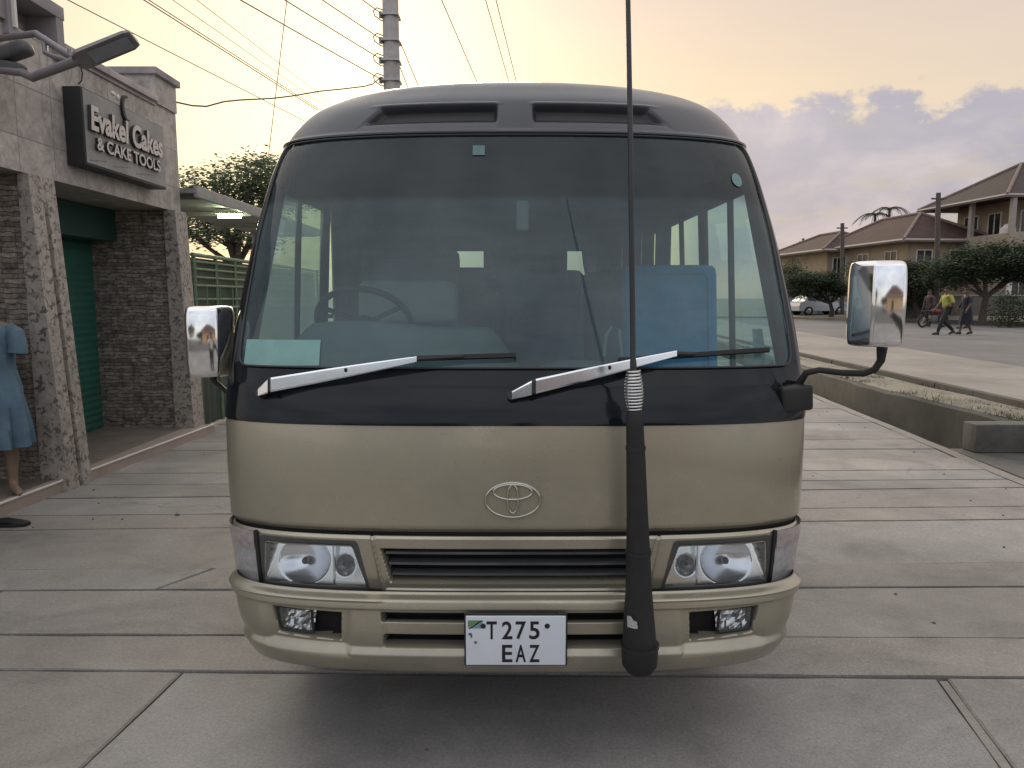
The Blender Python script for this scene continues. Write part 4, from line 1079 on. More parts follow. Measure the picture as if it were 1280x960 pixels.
for k in range(90):
    x, y = random.uniform(-3.6, 4.6), random.uniform(2.2, 11); s = random.uniform(.003, .009) * (1.6 if random.random() < .1 else 1)
    if random.random() < .55: x = random.choice((random.uniform(-3.7, -2.9), random.uniform(4.0, 4.6)))
    P = []
    for i in range(7):
        a = i / 6 * 6.2832; P.append([Vector((x + s * r * math.cos(a) * (1.3 + .3 * math.sin(3 * k + i)), y + s * r * math.sin(a), h)) for r, h in ((1, -.004), (.9, s * .5), (.3, s * .9))])
    P[-1] = P[0]; mb.grid(P, False)
gr_ = mb.build('grit', mat('grit_stone', (.14, .125, .11), rough=.9, var=.4, scale=3), recalc=False); tag(gr_, 'loose grit and small stones scattered over the concrete paving', 'grit', kind='stuff')
# ---- open drain on the right, with verge, kerb and road
WT = [at(1264, 527, Z=.27), at(1012, 467, Z=.27)]
def bank_x(y):
    s = (WT[1].x - WT[0].x) / (WT[1].y - WT[0].y); return max(edge_x(y) + .42, WT[0].x + s * (y - WT[0].y)) if y < 60 else edge_x(y) + .42
random.seed(5)
ys = list(np.linspace(-20, 60, 200)); jx = [random.uniform(-.02, .02) for _ in ys]; jz = [random.uniform(-.02, .025) for _ in ys]
P = []
for y, a, b in zip(ys, jx, jz):
    e, w = edge_x(y), bank_x(y)
    P.append([Vector((e - .02, y, -.035)), Vector((e - .002, y, -.030 )), Vector((e + .02, y, -.30)), Vector((e + .03, y, -.62)), Vector(((e + w) / 2, y, -.66 + b)), Vector((w - .10, y, -.60 + b)), Vector((w - .06 + a, y, -.2)), Vector((w + a * .7, y, .25 + b * .5)), Vector((w + .04 + a, y, .272 + b * .5)), Vector((w + .16, y, .275))])
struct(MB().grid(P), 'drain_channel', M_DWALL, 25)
# narrow concrete lip along the slab edge
struct(MB().grid([[Vector((edge_x(y) - .13 + a * .4, y, .006)), Vector((edge_x(y) - .005 + a * .4, y, .010)), Vector((edge_x(y) + .0 + a * .4, y, -.03))] for y, a in zip(ys, jx)]), 'drain_edge', M_CONC).data.color_attributes.new('tone', 'FLOAT_COLOR', 'CORNER')
for d in bpy.data.objects['drain_edge'].data.color_attributes['tone'].data: d.color = (.95, .93, .9, 1)
K0, K1 = at(1280, 505, Z=.33), at(1001, 443, Z=.33)
def kerb_x(y): return K0.x + (K1.x - K0.x) / (K1.y - K0.y) * (y - K0.y)
FK0, FK1 = at(1280, 408, Z=.30), at(985, 396, Z=.30)
def far_x(y): return 14.5 + .30 * y
ys2 = [-20, -8, 0, 4, 8, 12, 18, 26, 40, 60]
P = []
for y in np.linspace(-20, 60, 160):
    row = []
    for k in range(9):
        t = k / 8; x = lerp(bank_x(y) + .12, kerb_x(y), t)
        row.append(Vector((x, y, .272 + .045 * math.sin(t * math.pi) * (1 + .5 * math.sin(y * 2.1 + k)) + random.uniform(-.008, .008))))
    P.append(row)
struct(MB().grid(P), 'verge', M_SAND, 60)
mb = MB()
for y0 in np.arange(-19, 59, 1.0):
    y1 = y0 + .985; j = random.uniform(-.008, .008)
    mb.add([Vector((kerb_x(y) + dx + j, y, z)) for y in (y0, y1) for dx, z in ((0, .20), (0.005, .352), (.13, .352), (.14, .29))], [(0, 1, 5, 4), (1, 2, 6, 5), (2, 3, 7, 6), (0, 4, 7, 3), (0, 3, 2, 1), (4, 5, 6, 7)])
struct(mb, 'kerb', M_KERB)
RD = lambda y: kerb_x(y) + .10
struct(MB().grid([[Vector((RD(y), y, .300)), Vector((RD(y) + 2.6 + .05 * y, y, .300))] for y in (-20, 0, 10, 20, 40, 60)], False), 'road_shoulder', M_SHOULD)
mb = MB(); mb.grid([[Vector((RD(y) + 1.2, y, .296)), Vector((70, y, .296))] for y in (-20, 0, 20, 40, 60)], False)
mb.add([(-40, 60, .296), (600, 60, .296), (600, 120, .296), (-40, 120, .296)], [(0, 1, 2, 3)])
mb.add([(70, -60, .296), (600, -60, .296), (600, 60, .296), (70, 60, .296)], [(0, 1, 2, 3)])
struct(mb, 'road', M_ASPH)
# far sandy verge beyond the road, with a low kerb
def far_line(y0): return y0
FA, FB = at(1290, 409, Z=.30), at(1128, 403, Z=.30)
FV = [(at(975, 398, Z=.30).x, at(975, 398, Z=.30).y), (FB.x, FB.y), (FA.x, FA.y), (FA.x + 30, FA.y - 9)]
mb = MB(); mb.grid([[Vector((x, y, .298)), Vector((x, y + .05, .42)), Vector((x + .5, y + 1.4, .46)), Vector((x + 2, y + 40, .9)), Vector((x * 3, y + 300, 1.2))] for x, y in [(FV[0][0] - 30, FV[0][1] + 6)] + FV], False)
struct(mb, 'far_verge', M_SAND)
mb = MB()
for (x0, y0), (x1, y1) in zip(FV[1:], FV[2:]):
    d = Vector((x1 - x0, y1 - y0, 0)).normalized(); n = Vector((-d.y, d.x, 0)) * .18
    mb.add([Vector((x0, y0, .29)) - n * .3, Vector((x1, y1, .29)) - n * .3, Vector((x1, y1, .29)) + n, Vector((x0, y0, .29)) + n] + [Vector((x0, y0, .52)) - n * .3, Vector((x1, y1, .52)) - n * .3, Vector((x1, y1, .52)) + n, Vector((x0, y0, .52)) + n], [(0, 1, 5, 4), (1, 2, 6, 5), (2, 3, 7, 6), (3, 0, 4, 7), (4, 5, 6, 7)])
struct(mb, 'far_kerb', mat('far_kerb_dark', (.07, .066, .06), rough=.9))
# culvert slab and its low headwall
c0 = at(1219, 568, Z=0.0)
hx = c0.x; hy = c0.y
mb = MB()
mb.add([(edge_x(5.2) - .06, 5.0, -.12), (bank_x(5.2) + .6, 5.0, -.12), (bank_x(hy) + .5, hy + .24, -.12), (edge_x(hy) + .02, hy + .24, -.12), (edge_x(5.2) - .0, 5.0, .012), (bank_x(5.2) + .6, 5.0, .012), (bank_x(hy) + .5, hy + .24, .012), (edge_x(hy) + .02, hy + .24, .012)], [(0, 1, 5, 4), (1, 2, 6, 5), (2, 3, 7, 6), (3, 0, 4, 7), (4, 5, 6, 7), (3, 2, 1, 0)])
cv = tag(mb.build('culvert_slab', M_DITCH), 'flat grey concrete slab bridging the open drain at the right edge', 'culvert slab'); single(cv)
mb = MB(); top = at(1219, 531, Y=hy).z
mb.bb(hx, hx + 1.9, hy + .005, hy + .235, .014, top, 0, .012)
hw = tag(mb.build('drain_headwall', M_DITCH), 'low block of grey concrete standing across the end of the open drain', 'headwall'); single(hw)

# grass tufts on the verge
M_GRASS = mat('dry_grass', (0.085, 0.095, 0.035), rough=.9, var=.4, scale=3)
mb = MB(); random.seed(21)
for k in range(230):
    y = random.uniform(6.5, 22); t = random.betavariate(1.1, 1.8); x = lerp(bank_x(y) + .1, kerb_x(y) - .05, t)
    if (math.sin(y * 1.7) + math.sin(y * .6 + 2)) < random.uniform(-.6, 1.0): continue
    for b in range(26):
        a = random.uniform(0, 6.28); r = random.uniform(0, .16); h = random.uniform(.01, .045); bx, by = x + r * math.cos(a), y + r * 1.5 * math.sin(a)
        w = .004; la = random.uniform(0, 6.28); l = random.uniform(.005, .03)
        mb.add([(bx - w, by, .275), (bx + w, by, .275), (bx + l * math.cos(la), by + l * math.sin(la), .30 + h)], [(0, 1, 2)])
g = mb.build('grass', M_GRASS, recalc=False); g['kind'] = 'stuff'; tag(g, 'sparse dry grass tufts on the sandy verge beside the drain', 'grass')

# ================================================================== SHOP ON THE LEFT
def brick_mat(name, c1, c2, mortar, bw, bh, axis, msize=.02, noise=.5, bump=.6, off=.5, blot=None, rough=.75):
    m, nt, b = base_mat(name)
    ge = nt.new('ShaderNodeNewGeometry'); sp = nt.new('ShaderNodeSeparateXYZ'); nt.link(ge, 'Position', sp, 0)
    cb = nt.new('ShaderNodeCombineXYZ'); nt.link(sp, 'Y' if axis == 'x' else 'X', cb, 0); nt.link(sp, 'Z', cb, 1)
    nd = nt.new('ShaderNodeTexNoise', ins={'Scale': 7.0, 'Detail': 4.0, 'Roughness': .6}); nt.link(ge, 'Position', nd, 0)
    ad = nt.new('ShaderNodeVectorMath', operation='MULTIPLY_ADD'); nt.link(nd, 'Color', ad, 0); ad.inputs[1].default_value = (.09, .075, 0) if bump > .9 else (.012, .018, 0) if bump > .3 else (.0, .0, 0); nt.link(cb, 0, ad, 2)
    br = nt.new('ShaderNodeTexBrick', ins={'Scale': 1.0, 'Mortar Size': msize, 'Mortar Smooth': .4, 'Brick Width': bw, 'Row Height': bh, 'Bias': 0.0})
    br.offset = off; br.inputs['Color1'].default_value = (*c1, 1); br.inputs['Color2'].default_value = (*c2, 1); br.inputs['Mortar'].default_value = (*mortar, 1)
    nt.link(ad, 0, br, 'Vector')
    n1 = nt.new('ShaderNodeTexNoise', ins={'Scale': 14.0, 'Detail': 8.0, 'Roughness': .7}); nt.link(ge, 'Position', n1, 0)
    r1 = nt.ramp([(0.3, (1 - noise,) * 3), (0.7, (1 + noise * .6,) * 3)]); nt.link(n1, 'Fac', r1, 0)
    c = nt.mix(1.0, br.outputs['Color'], r1.outputs[0], 'MULTIPLY')
    if blot:
        n2 = nt.new('ShaderNodeTexNoise', ins={'Scale': blot[0], 'Detail': 8.0, 'Roughness': .62, 'Distortion': .9}); nt.link(ge, 'Position', n2, 0)
        r2 = nt.ramp([(blot[2], (0, 0, 0)), (blot[3], (1, 1, 1))]); nt.link(n2, 'Fac', r2, 0)
        c = nt.mix(r2.outputs[0], c, blot[1])
    nt.l.new(c, b.inputs['Base Color']); b.inputs['Roughness'].default_value = rough
    bp = nt.new('ShaderNodeBump', ins={'Strength': bump, 'Distance': .015})
    h = nt.math('ADD', nt.math('MULTIPLY', br.outputs['Fac'], -1.0), nt.math('MULTIPLY', n1.outputs['Fac'], .8))
    nt.l.new(h, bp.inputs['Height']); nt.link(bp, 'Normal', b, 'Normal')
    return m
M_TILE = brick_mat('facade_tile', (.43, .40, .37), (.50, .465, .43), (.24, .225, .21), .46, .42, 'x', .006, .35, .15, .0, (4.5, (.24, .215, .20), .50, .72), .45)
M_TILEY = brick_mat('facade_tile_end', (.38, .35, .33), (.38, .355, .33), (.20, .19, .18), .62, .40, 'y', .006, .3, .15, .5, (5, (.20, .18, .17), .5, .7), .5)
M_STONE = brick_mat('stacked_stone', (.25, .215, .185), (.46, .40, .345), (.09, .077, .066), .21, .042, 'y', .003, .75, 1.0, .37)
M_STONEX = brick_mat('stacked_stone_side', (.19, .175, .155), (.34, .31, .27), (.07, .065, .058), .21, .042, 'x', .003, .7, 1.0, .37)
M_PIL = brick_mat('pilaster_stone', (.40, .36, .32), (.49, .44, .395), (.28, .25, .23), .3, .6, 'x', .002, .35, .4, .5, (19, (.135, .12, .11), .52, .60), .6)
M_GREEN = mat('green_shutter', (.040, .15, .115), rough=.45, var=.15)
M_PORCH = mat('porch_tile', (.25, .215, .185), rough=.45, var=.2, scale=3, dirt=(.15, .13, .115))
M_STEP = mat('step_tile', (.42, .35, .30), rough=.4, var=.15, scale=4)
M_NOSE = mat('step_nosing', (.75, .72, .68), rough=.35, var=.08)
M_PAR = mat('parapet_paint', (.34, .315, .33), rough=.75, var=.12, dirt=(.22, .20, .2))
M_PARD = mat('parapet_dark', (.15, .14, .14), rough=.8, var=.15)
FX, YE = -3.97, 8.80            # facade plane, far end
SHOP = thing('shop_building', 'grey stone clad shop with green shutter on the left side of the paving', 'shop', (-4.6, 6.5, 0))
ZF, ZO, ZC = .10, 2.66, 3.85    # porch floor, underside of fascia, coping
YN = 2.4                         # near end (outside the frame)
mb = MB(); mb.bb(-9, FX, YN, YE, ZO, 3.80); part(mb, 'fascia', [M_TILE], SHOP)
mb = MB(); mb.bb(-8.99, FX - .003, YE, YE + .02, 0, 3.80); part(mb, 'end_wall', M_TILEY, SHOP)
mb = MB(); mb.bb(-9, -4.98, YN, YE, 0, ZO - .005); part(mb, 'back_wall', mat('back_wall_dark', (.05, .07, .06), rough=.8), SHOP)
# coping with an overhang
mb = MB(); mb.bb(FX - .30, FX + .055, 6.62, 8.30, 3.80, 3.865, 0, .006); mb.bb(FX - .28, FX + .02, 6.62, 8.30, 3.765, 3.80); part(mb, 'coping', mat('coping_pale', (.46, .43, .42), rough=.6, var=.1, dirt=(.25, .23, .22)), SHOP)
mb = MB(); mb.bb(-8.5, FX - .06, 6.62, 8.30, 3.79, 3.84); part(mb, 'roof_slab', M_PAR, SHOP)
# corner pier and the taller framed pier
pz = at(218, 100, Y=8.7).z
mb = MB(); mb.bb(FX - .62, FX + .02, 8.30, 8.81, 3.80, pz - .055); pr = part(mb, 'parapet_pier', M_TILE, SHOP)
mb = MB(); mb.bb(FX - .66, FX + .06, 8.26, 8.85, pz - .055, pz + .02, 0, .008); mb.build('pier_cap', M_PAR, pr)
z1 = at(62, 22, Y=6.55).z
mb = MB()
yA, yB = 5.90, 6.62
mb.bb(FX - .75, FX + .05, yB - .10, yB, 3.70, z1); mb.bb(FX - .75, FX + .05, yA, yA + .11, 3.70, z1 + .0); mb.bb(FX - .75, FX + .055, yA - .02, yB + .015, z1, z1 + .11, 0, .006)
mb.bb(FX - .75, FX - .22, yA + .11, yB - .10, 3.70, z1)
pr = part(mb, 'parapet_pier', M_PAR, SHOP)
mb = MB(); mb.bb(FX - .215, FX - .205, yA + .2, yB - .16, 3.86, z1 - .09); mb.build('recess_panel', mat('panel_pale', (.40, .40, .42), rough=.6), pr)
mb = MB(); mb.bb(FX + .05, FX + .075, yA + .045, yA + .075, 3.76, z1 - .01); mb.build('edge_strip', M_NOSE, pr)
mb = MB(); mb.bb(FX - .4, FX + .03, YN, yA, 3.80, 4.02); part(mb, 'parapet_wall', M_PAR, SHOP)
# porch: floor, step, green shutter, stone returns
mb = MB(); mb.bb(-5.0, FX + .02, YN, YE - .01, 0.0, ZF - .012); part(mb, 'porch_floor', M_PORCH, SHOP)
mb = MB()
p0, p1 = at(0, 629, Z=ZF), at(236, 541.5, Z=ZF)
def step_x(y): return p0.x + (p1.x - p0.x) / (p1.y - p0.y) * (y - p0.y)
mb.add([(-4.3, YN, ZF - .004), (step_x(YN), YN, ZF - .004), (step_x(YE), YE - .02, ZF - .004), (-4.3, YE - .02, ZF - .004)] + [(step_x(YN), YN, -.02), (step_x(YE), YE - .02, -.02)], [(0, 1, 2, 3), (1, 4, 5, 2)]); part(mb, 'step', M_STEP, SHOP)
mb = MB(); mb.tube([Vector((step_x(y) + .001, y, ZF - .004)) for y in (YN, 4.5, 6.5, YE - .03)], .011, 6); part(mb, 'step_nosing', M_NOSE, SHOP)
# porch floor tile joints: thin proud strips would be wrong, so real tiles
mb = MB()
for i in range(3):
    for j in range(16):
        mb.bb(-4.93 + i * .33, -4.93 + i * .33 + .324, YN + .02 + j * .40, YN + .02 + j * .40 + .394, ZF - .014, ZF - .003)
part(mb, 'porch_tile', M_PORCH, SHOP)
# roller shutter of horizontal slats on the back wall
mb = MB(); P = []
for k in range(57):
    z = ZF + (2.30 - ZF) * k / 56
    P.append([Vector((-4.93 + (.010 if k % 2 else 0), y, z)) for y in (6.42, 7.5, 8.66)])
mb.grid(P, False); part(mb, 'roller_shutter', M_GREEN, SHOP)
mb = MB(); mb.bb(-4.97, -4.62, 6.42, 8.66, 2.30, ZO - .006); part(mb, 'shutter_box', mat('green_box', (.024, .075, .062), rough=.6), SHOP)
mb = MB(); mb.bb(-4.975, FX - .03, 8.56, YE - .02, 0, ZO - .004); part(mb, 'stone_return', M_STONE, SHOP)
mb = MB(); mb.bb(-4.975, FX - .04, 6.06, 6.36, 0, ZO - .004); part(mb, 'stone_return', M_STONE, SHOP)
mb = MB(); mb.bb(-4.98, -4.90, YN, 6.06, 0, ZO - .004); part(mb, 'stone_wall', M_STONEX, SHOP)
# the two-ribbed pilaster (splayed at its foot) and the corner pilaster
def pilaster(y0, y1, xo0, xo1, groove=True):
    """front face leans out towards its foot"""
    mb = MB(); n = 12; P = []
    for k in range(n + 1):
        z = lerp(0, ZO - .003, k / n); xf = FX + lerp(xo0, xo1, k / n)
        g = .05 if groove else 0; gz = groove and z < 2.42
        ym = (y0 + y1) / 2 + (.012 if groove else 0)
        d = .075 if gz else 0
        P.append([Vector((x, y, z)) for x, y in ((FX - .06, y0), (xf, y0), (xf, ym - .028), (xf - d, ym - .026), (xf - d, ym + .026), (xf, ym + .028), (xf, y1), (FX - .06, y1))])
    mb.grid(P, False); return mb
b0, b1 = at(74, 614, Z=0.0), at(106, 608, Z=0.0)
part(pilaster(6.02, 6.36, .175, .03), 'pilaster', M_PIL, SHOP)
part(MB().bb(FX + .06, FX + .075 + .005, 6.178, 6.214, .05, 2.40), 'groove_shadow', mat('groove_dark', (.05, .035, .03), rough=.9), SHOP) if False else None
part(pilaster(8.50, 8.79, .17, .075, False), 'corner_pilaster', M_PIL, SHOP)

# ---- shop sign
SXF = -3.80
tl, bl_, tr, br_ = at(101, 107, X=SXF), at(101, 207, X=SXF), at(204, 158, X=SXF), at(204, 233, X=SXF)
sy0, sy1 = tl.y, tr.y; sz1 = (tl.z + tr.z) / 2; sz0 = (bl_.z + br_.z) / 2
SIGN = thing('shop_sign', 'grey box sign with raised pale lettering fixed high on the shop front', 'sign', (FX, (sy0 + sy1) / 2, sz0))
M_SIGN = mat('sign_grey', (.33, .325, .305), rough=.5, var=.06, dirt=(.2, .2, .2))
M_SIGND = mat('sign_dark_edge', (.022, .024, .026), rough=.5)
M_LETT = mat('letter_cream', (.62, .57, .53), rough=.4, var=.06)
M_LETS = mat('letter_side', (.045, .045, .045), rough=.5)
mb = MB(); mb.bb(FX + .004, SXF - .004, sy0, sy1, sz0, sz1, 0, .006); part(mb, 'sign_box', M_SIGND, SIGN)
mb = MB(); mb.bb(SXF - .003, SXF, sy0 + .02, sy1 - .01, sz0 + .025, sz1 - .01); part(mb, 'sign_face', M_SIGN, SIGN)
def sign_text(s, pc, height, width, name, depth=.022, shear=0.0, bold=.0, m=None):
    vs, fs = text_mesh(s, 1.0, Matrix.Identity(4), 1.0, 1, shear, bold)
    x0, x1 = min(v.x for v in vs), max(v.x for v in vs); y0, y1 = min(v.y for v in vs), max(v.y for v in vs); z0, z1 = min(v.z for v in vs), max(v.z for v in vs)
    mb = MB(); W = []
    for v in vs:
        a = ((v.x - (x0 + x1) / 2) / (x1 - x0)) * width; b = ((v.y - (y0 + y1) / 2) / (y1 - y0)) * height; c = (v.z - z0) / (z1 - z0)
        W.append(Vector((SXF + .002 + c * depth, pc.y + a, pc.z + b)))
    mb.add(W, fs)
    # face of the letters pale, the returns dark
    o = part(mb, name, [m or M_LETT, M_LETS], SIGN)
    for p in o.data.polygons:
        if abs(p.normal.x) < .5: p.material_index = 1
    return o
def sp(px, py): return at(px, py, X=SXF)
a, b = sp(109, 155), sp(199, 183); c = sp(151, 161)
sign_text('Evakel Cakes', Vector((0, (a.y + b.y) / 2, (sp(109, 146).z + sp(199, 181).z) / 2 - .015)), .225, b.y - a.y, 'sign_script', .035, .10, .034)
a, b = sp(118, 185), sp(197, 203)
sign_text('& CAKE TOOLS', Vector((0, (a.y + b.y) / 2, (a.z + b.z) / 2)), .118, b.y - a.y, 'sign_capitals', .028, 0, .022)
# curved emblem above the words: a crescent and a small blob
mb = MB(); c = sp(154, 135); n = 22; o_, i_ = [], []
for k in range(n + 1):
    t = R(75) + k / n * R(215); r = .115; w = .034 * math.sin(math.pi * k / n) + .004
    o_.append((c.y + .03 + (r + w) * math.cos(t) * .62, c.z + (r + w) * math.sin(t) * .95)); i_.append((c.y + .03 + (r - w * .4) * math.cos(t) * .62, c.z + (r - w * .4) * math.sin(t) * .95))
for x, mi in ((SXF + .028, 0),):
    mb.grid([[Vector((SXF + .002, p[0], p[1])), Vector((SXF + .03, p[0], p[1])), Vector((SXF + .03, q[0], q[1])), Vector((SXF + .002, q[0], q[1]))] for p, q in zip(o_, i_)], False)
part(mb, 'sign_crescent', M_SIGND, SIGN)
mb = MB(); c = sp(140, 117); mb.ellipsoid(c + Vector((.01, 0, 0)), (.014, .035, .022), 10, 6); c = sp(146, 122); mb.ellipsoid(c + Vector((.012, 0, 0)), (.014, .03, .03), 10, 6); part(mb, 'sign_dot', M_LETT, SIGN)
random.seed(4); mb = MB()
for x0, x1, y in ((112, 134, 200), (141, 165, 208), (170, 192, 217)):
    for k in range(7):
        p = sp(lerp(x0, x1, k / 7), y + k * .25); w = .02 + .012 * random.random()
        mb.bb(SXF, SXF + .0015, p.y, p.y + w, p.z - .007, p.z + .007)
part(mb, 'sign_small_print', mat('small_print', (.17, .175, .175), rough=.6), SIGN)

# ---- street-light style lamp on a bent arm, fixed to the parapet
LP = thing('wall_lamp', 'grey flat-headed lamp on a bent arm bracketed to the shop parapet', 'lamp', (FX, 5.9, 3.55))
M_LAMP = mat('lamp_grey', (.24, .225, .235), rough=.5, metal=.2, var=.12)
e = at(38, 99, X=-3.62); k0 = at(92, 74, X=-3.30); k1 = at(168, 45, X=-2.95)
k1 = Vector((-3.02, 5.55, at(168, 47, Y=5.55).z)); k1.x = at(168, 47, Y=5.55).x
k0 = at(96, 76, Y=5.55); e = at(40, 97, Y=5.60)
mb = MB(); d = (k1 - k0).normalized(); up = Vector((.1, .55, 1)); sd_ = d.cross(up).normalized(); up = sd_.cross(d)
P = []
for t, w, h in ((-.02, .04, .03), (.02, .062, .036), (.1, .074, .036), (.9, .074, .028), (1.0, .060, .018)):
    p = k0.lerp(k1, t); P.append([p + sd_ * (w * a) + up * (h * b) for a, b in ((-1, -.7), (-1, .4), (-.6, 1), (.6, 1), (1, .4), (1, -.7), (-1, -.7))])
mb.grid(P, False); mb.add(P[0][:6], [(0, 1, 2, 3, 4, 5)]); mb.add(P[-1][:6], [(0, 1, 2, 3, 4, 5)])
part(mb, 'lamp_head', M_LAMP, LP)
mb = MB(); P = [k0.lerp(k1, t) + sd_ * (.050 * a) - up * .030 for t in (.25, .93) for a in (-1, 1)]; mb.add(P, [(0, 1, 3, 2)]); part(mb, 'lamp_lens', mat('lamp_lens_pale', (.30, .31, .33), rough=.3), LP)
q = at(6, 80, X=FX + .02)
part(MB().tube([k0.lerp(k1, .05), k0.lerp(e, .5), e, e.lerp(at(14, 84, Y=5.62), .5), Vector((FX - .02, 5.62, at(14, 84, Y=5.62).z))], [.036, .034, .032, .030, .03], 10), 'lamp_arm', M_LAMP, LP)
u = at(45, 42, Y=5.75)
part(MB().tube([k0.lerp(k1, .0) + Vector((0, 0, .01)), k0.lerp(u, .4), u, Vector((FX, 5.85, u.z))], [.030, .028, .026, .026], 10), 'lamp_brace', M_LAMP, LP)
mb = MB(); mb.tube([at(55, 46, Y=5.72), at(57, 66, Y=5.66), at(66, 70, Y=5.62), at(96, 79, Y=5.56)], .020, 8); mb.tube([at(87, 62, Y=5.57), at(88, 74, Y=5.56)], .016, 8); part(mb, 'lamp_strut', M_LAMP, LP)
mb = MB(); mb.box(at(14, 66, Y=5.65), (.30, .14, .10), Euler((0, R(-18), 0)).to_matrix(), 0, .04); mb.box(at(10, 84, Y=5.64), (.24, .1, .08), Euler((0, R(10), 0)).to_matrix(), 0, .02); part(mb, 'control_box', mat('lamp_dark', (.10, .10, .105), rough=.6, var=.3), LP)
part(MB().tube([at(101, 84, X=FX + .02), at(103, 92, X=FX + .02), at(102, 101, X=FX + .02), at(98, 105, X=FX + .02)], .006, 6), 'lamp_cable', M_RUB, LP)

# ---- mannequin in a blue dress on the porch
MANN = thing('mannequin', 'headless mannequin in a knee-length blue dress on the shop porch at the left edge', 'mannequin', (-4.12, 5.62, ZF))
mx, my = -4.10, 5.63
M_SKIN = mat('mannequin_skin', (.24, .17, .125), rough=.5, var=.12)
J = [((mx, my, .98), .15), ((mx, my, 1.15), .13), ((mx, my, 1.32), .14), ((mx, my, 1.43), .07), ((mx - .01, my - .01, 1.50), .045), ((mx - .01, my - .012, 1.54), .043)]
E = [(0, 1), (1, 2), (2, 3), (3, 4), (4, 5)]
def add(p, r, par): J.append((p, r)); E.append((par, len(J) - 1)); return len(J) - 1
for sx, fy, tx in ((.085, .02, .10), (-.09, -.06, .05)):
    h = add((mx + sx, my, .90), .10, 0); kn = add((mx + sx * 1.05, my + fy * .4 - .02, .55), .062, h); cf = add((mx + sx * 1.1, my + fy + .01, .42), .056, kn); an = add((mx + sx * 1.1, my + fy, ZF + .09), .036, cf)
    he = add((mx + sx * 1.1 + tx * .2, my + fy - .03, ZF + .045), .036, an); bl2 = add((mx + sx * 1.1 + tx * .9, my + fy - .09, ZF + .032), .034, he); add((mx + sx * 1.1 + tx * 1.5, my + fy - .15, ZF + .022), .020, bl2)
for sx in (.17, -.17):
    sh = add((mx + sx, my, 1.40), .058, 3); add((mx + sx * 1.22, my - .01, 1.30), .046, sh)
vs, fs = skin_body([j[0] for j in J], E, [j[1] for j in J]); part(MB().add(vs, fs, True), 'body', M_SKIN, MANN)
mb = MB(); P = []
for z, rx, ry, wv in ((.475, .240, .19, .044), (.48, .243, .19, .044), (.62, .234, .18, .036), (.80, .220, .172, .024), (.95, .205, .165, .012), (1.10, .172, .145, .004), (1.22, .180, .15, 0), (1.32, .195, .15, 0), (1.39, .215, .125, 0), (1.425, .20, .095, 0), (1.445, .145, .078, 0), (1.46, .085, .068, 0)):
    P.append([Vector((mx + (rx + wv * (math.sin(7 * a + z * 3) + .6 * math.sin(13 * a - z * 5)) + .004 * math.sin(z * 46 + 2 * a)) * math.cos(a), my + (ry + wv * (math.sin(7 * a + z * 3) + .6 * math.sin(13 * a - z * 5))) * math.sin(a), z)) for a in np.linspace(0, 2 * math.pi, 73)])
mb.grid(P)
for sg in (-1, 1):
    mb.tube([(mx + sg * .16, my, 1.415), (mx + sg * .215, my, 1.37), (mx + sg * .232, my, 1.28), (mx + sg * .228, my - .005, 1.22)], [.05, .068, .066, .07], 14, False)
part(mb, 'dress', mat('dress_blue', (.12, .20, .265), rough=.85, var=.25, scale=7), MANN)

# ---- dark crumpled shoe on the paving
c = at(10, 657, Z=0.0)
mb = MB(); P = []
for t, w, h in ((-.14, .012, .012), (-.12, .036, .03), (-.06, .042, .052), (0, .036, .058), (.04, .040, .048), (.09, .046, .034), (.13, .036, .024), (.148, .012, .012)):
    P.append([Vector((c.x + t, c.y + w * math.cos(a) + t * .1, max(.004, .004 + h * (.5 + .5 * math.sin(a)) ))) for a in np.linspace(0, 2 * math.pi, 17)])
mb.grid(P)
sh = thing('shoe', 'black shoe lying on the concrete at the far left edge', 'shoe', (c.x, c.y, 0))
part(mb, 'upper', mat('shoe_black', (.008, .008, .009), rough=.6), sh)
mb = MB(); mb.poly_prism([(c.x - .145, c.y - .02), (c.x - .10, c.y - .045), (c.x + .06, c.y - .045), (c.x + .14, c.y - .02), (c.x + .15, c.y + .025), (c.x + .06, c.y + .055), (c.x - .1, c.y + .03)], .003, .022); part(mb, 'sole', M_RUB, sh)
# ================================================================== LEFT BACKGROUND
# ---- canopy beyond the shop with its lit tube
CAN = thing('canopy', 'thin grey sheet canopy jutting out past the far end of the shop', 'canopy', (-4.4, 11, 2.85))
M_CAN = mat('canopy_grey', (.26, .26, .25), rough=.7, var=.15)
mb = MB(); xo = at(238, 226, Y=8.85).x + .02; zc = 2.90
mb.add([(xo + .02, 8.86, zc), (xo + .02, 14.5, zc), (xo - 1.35, 14.5, zc + .03), (xo - 1.35, 8.86, zc + .03), (xo + .02, 8.86, zc + .05), (xo + .02, 14.5, zc + .05), (xo - 1.35, 14.5, zc + .08), (xo - 1.35, 8.86, zc + .08)], [(0, 1, 2, 3), (4, 5, 6, 7), (0, 1, 5, 4), (1, 2, 6, 5), (2, 3, 7, 6), (3, 0, 4, 7)])
part(mb, 'sheet', M_CAN, CAN)
mb = MB(); mb.bb(xo - .0, xo + .05, 8.87, 14.5, zc - .05, zc + .085, 0, .008); part(mb, 'fascia_trim', mat('canopy_trim', (.33, .33, .31), rough=.6), CAN)
for y in (9.0, 10.8, 12.6, 14.4): part(MB().bb(xo - 1.34, xo - .01, y, y + .05, zc - .06, zc - .002), 'rib', M_CAN, CAN)
for y in (14.3,):
    mb = MB(); mb.tube([(xo - 1.2, y, 0), (xo - 1.2, y, zc)], .045, 8); part(mb, 'post', M_CAN, CAN)
TL = thing('tube_lamp', 'lit tube lamp under the grey canopy', 'lamp', (xo - .45, 10.8, zc - .1))
lp = at(287, 270, Z=zc - .10)
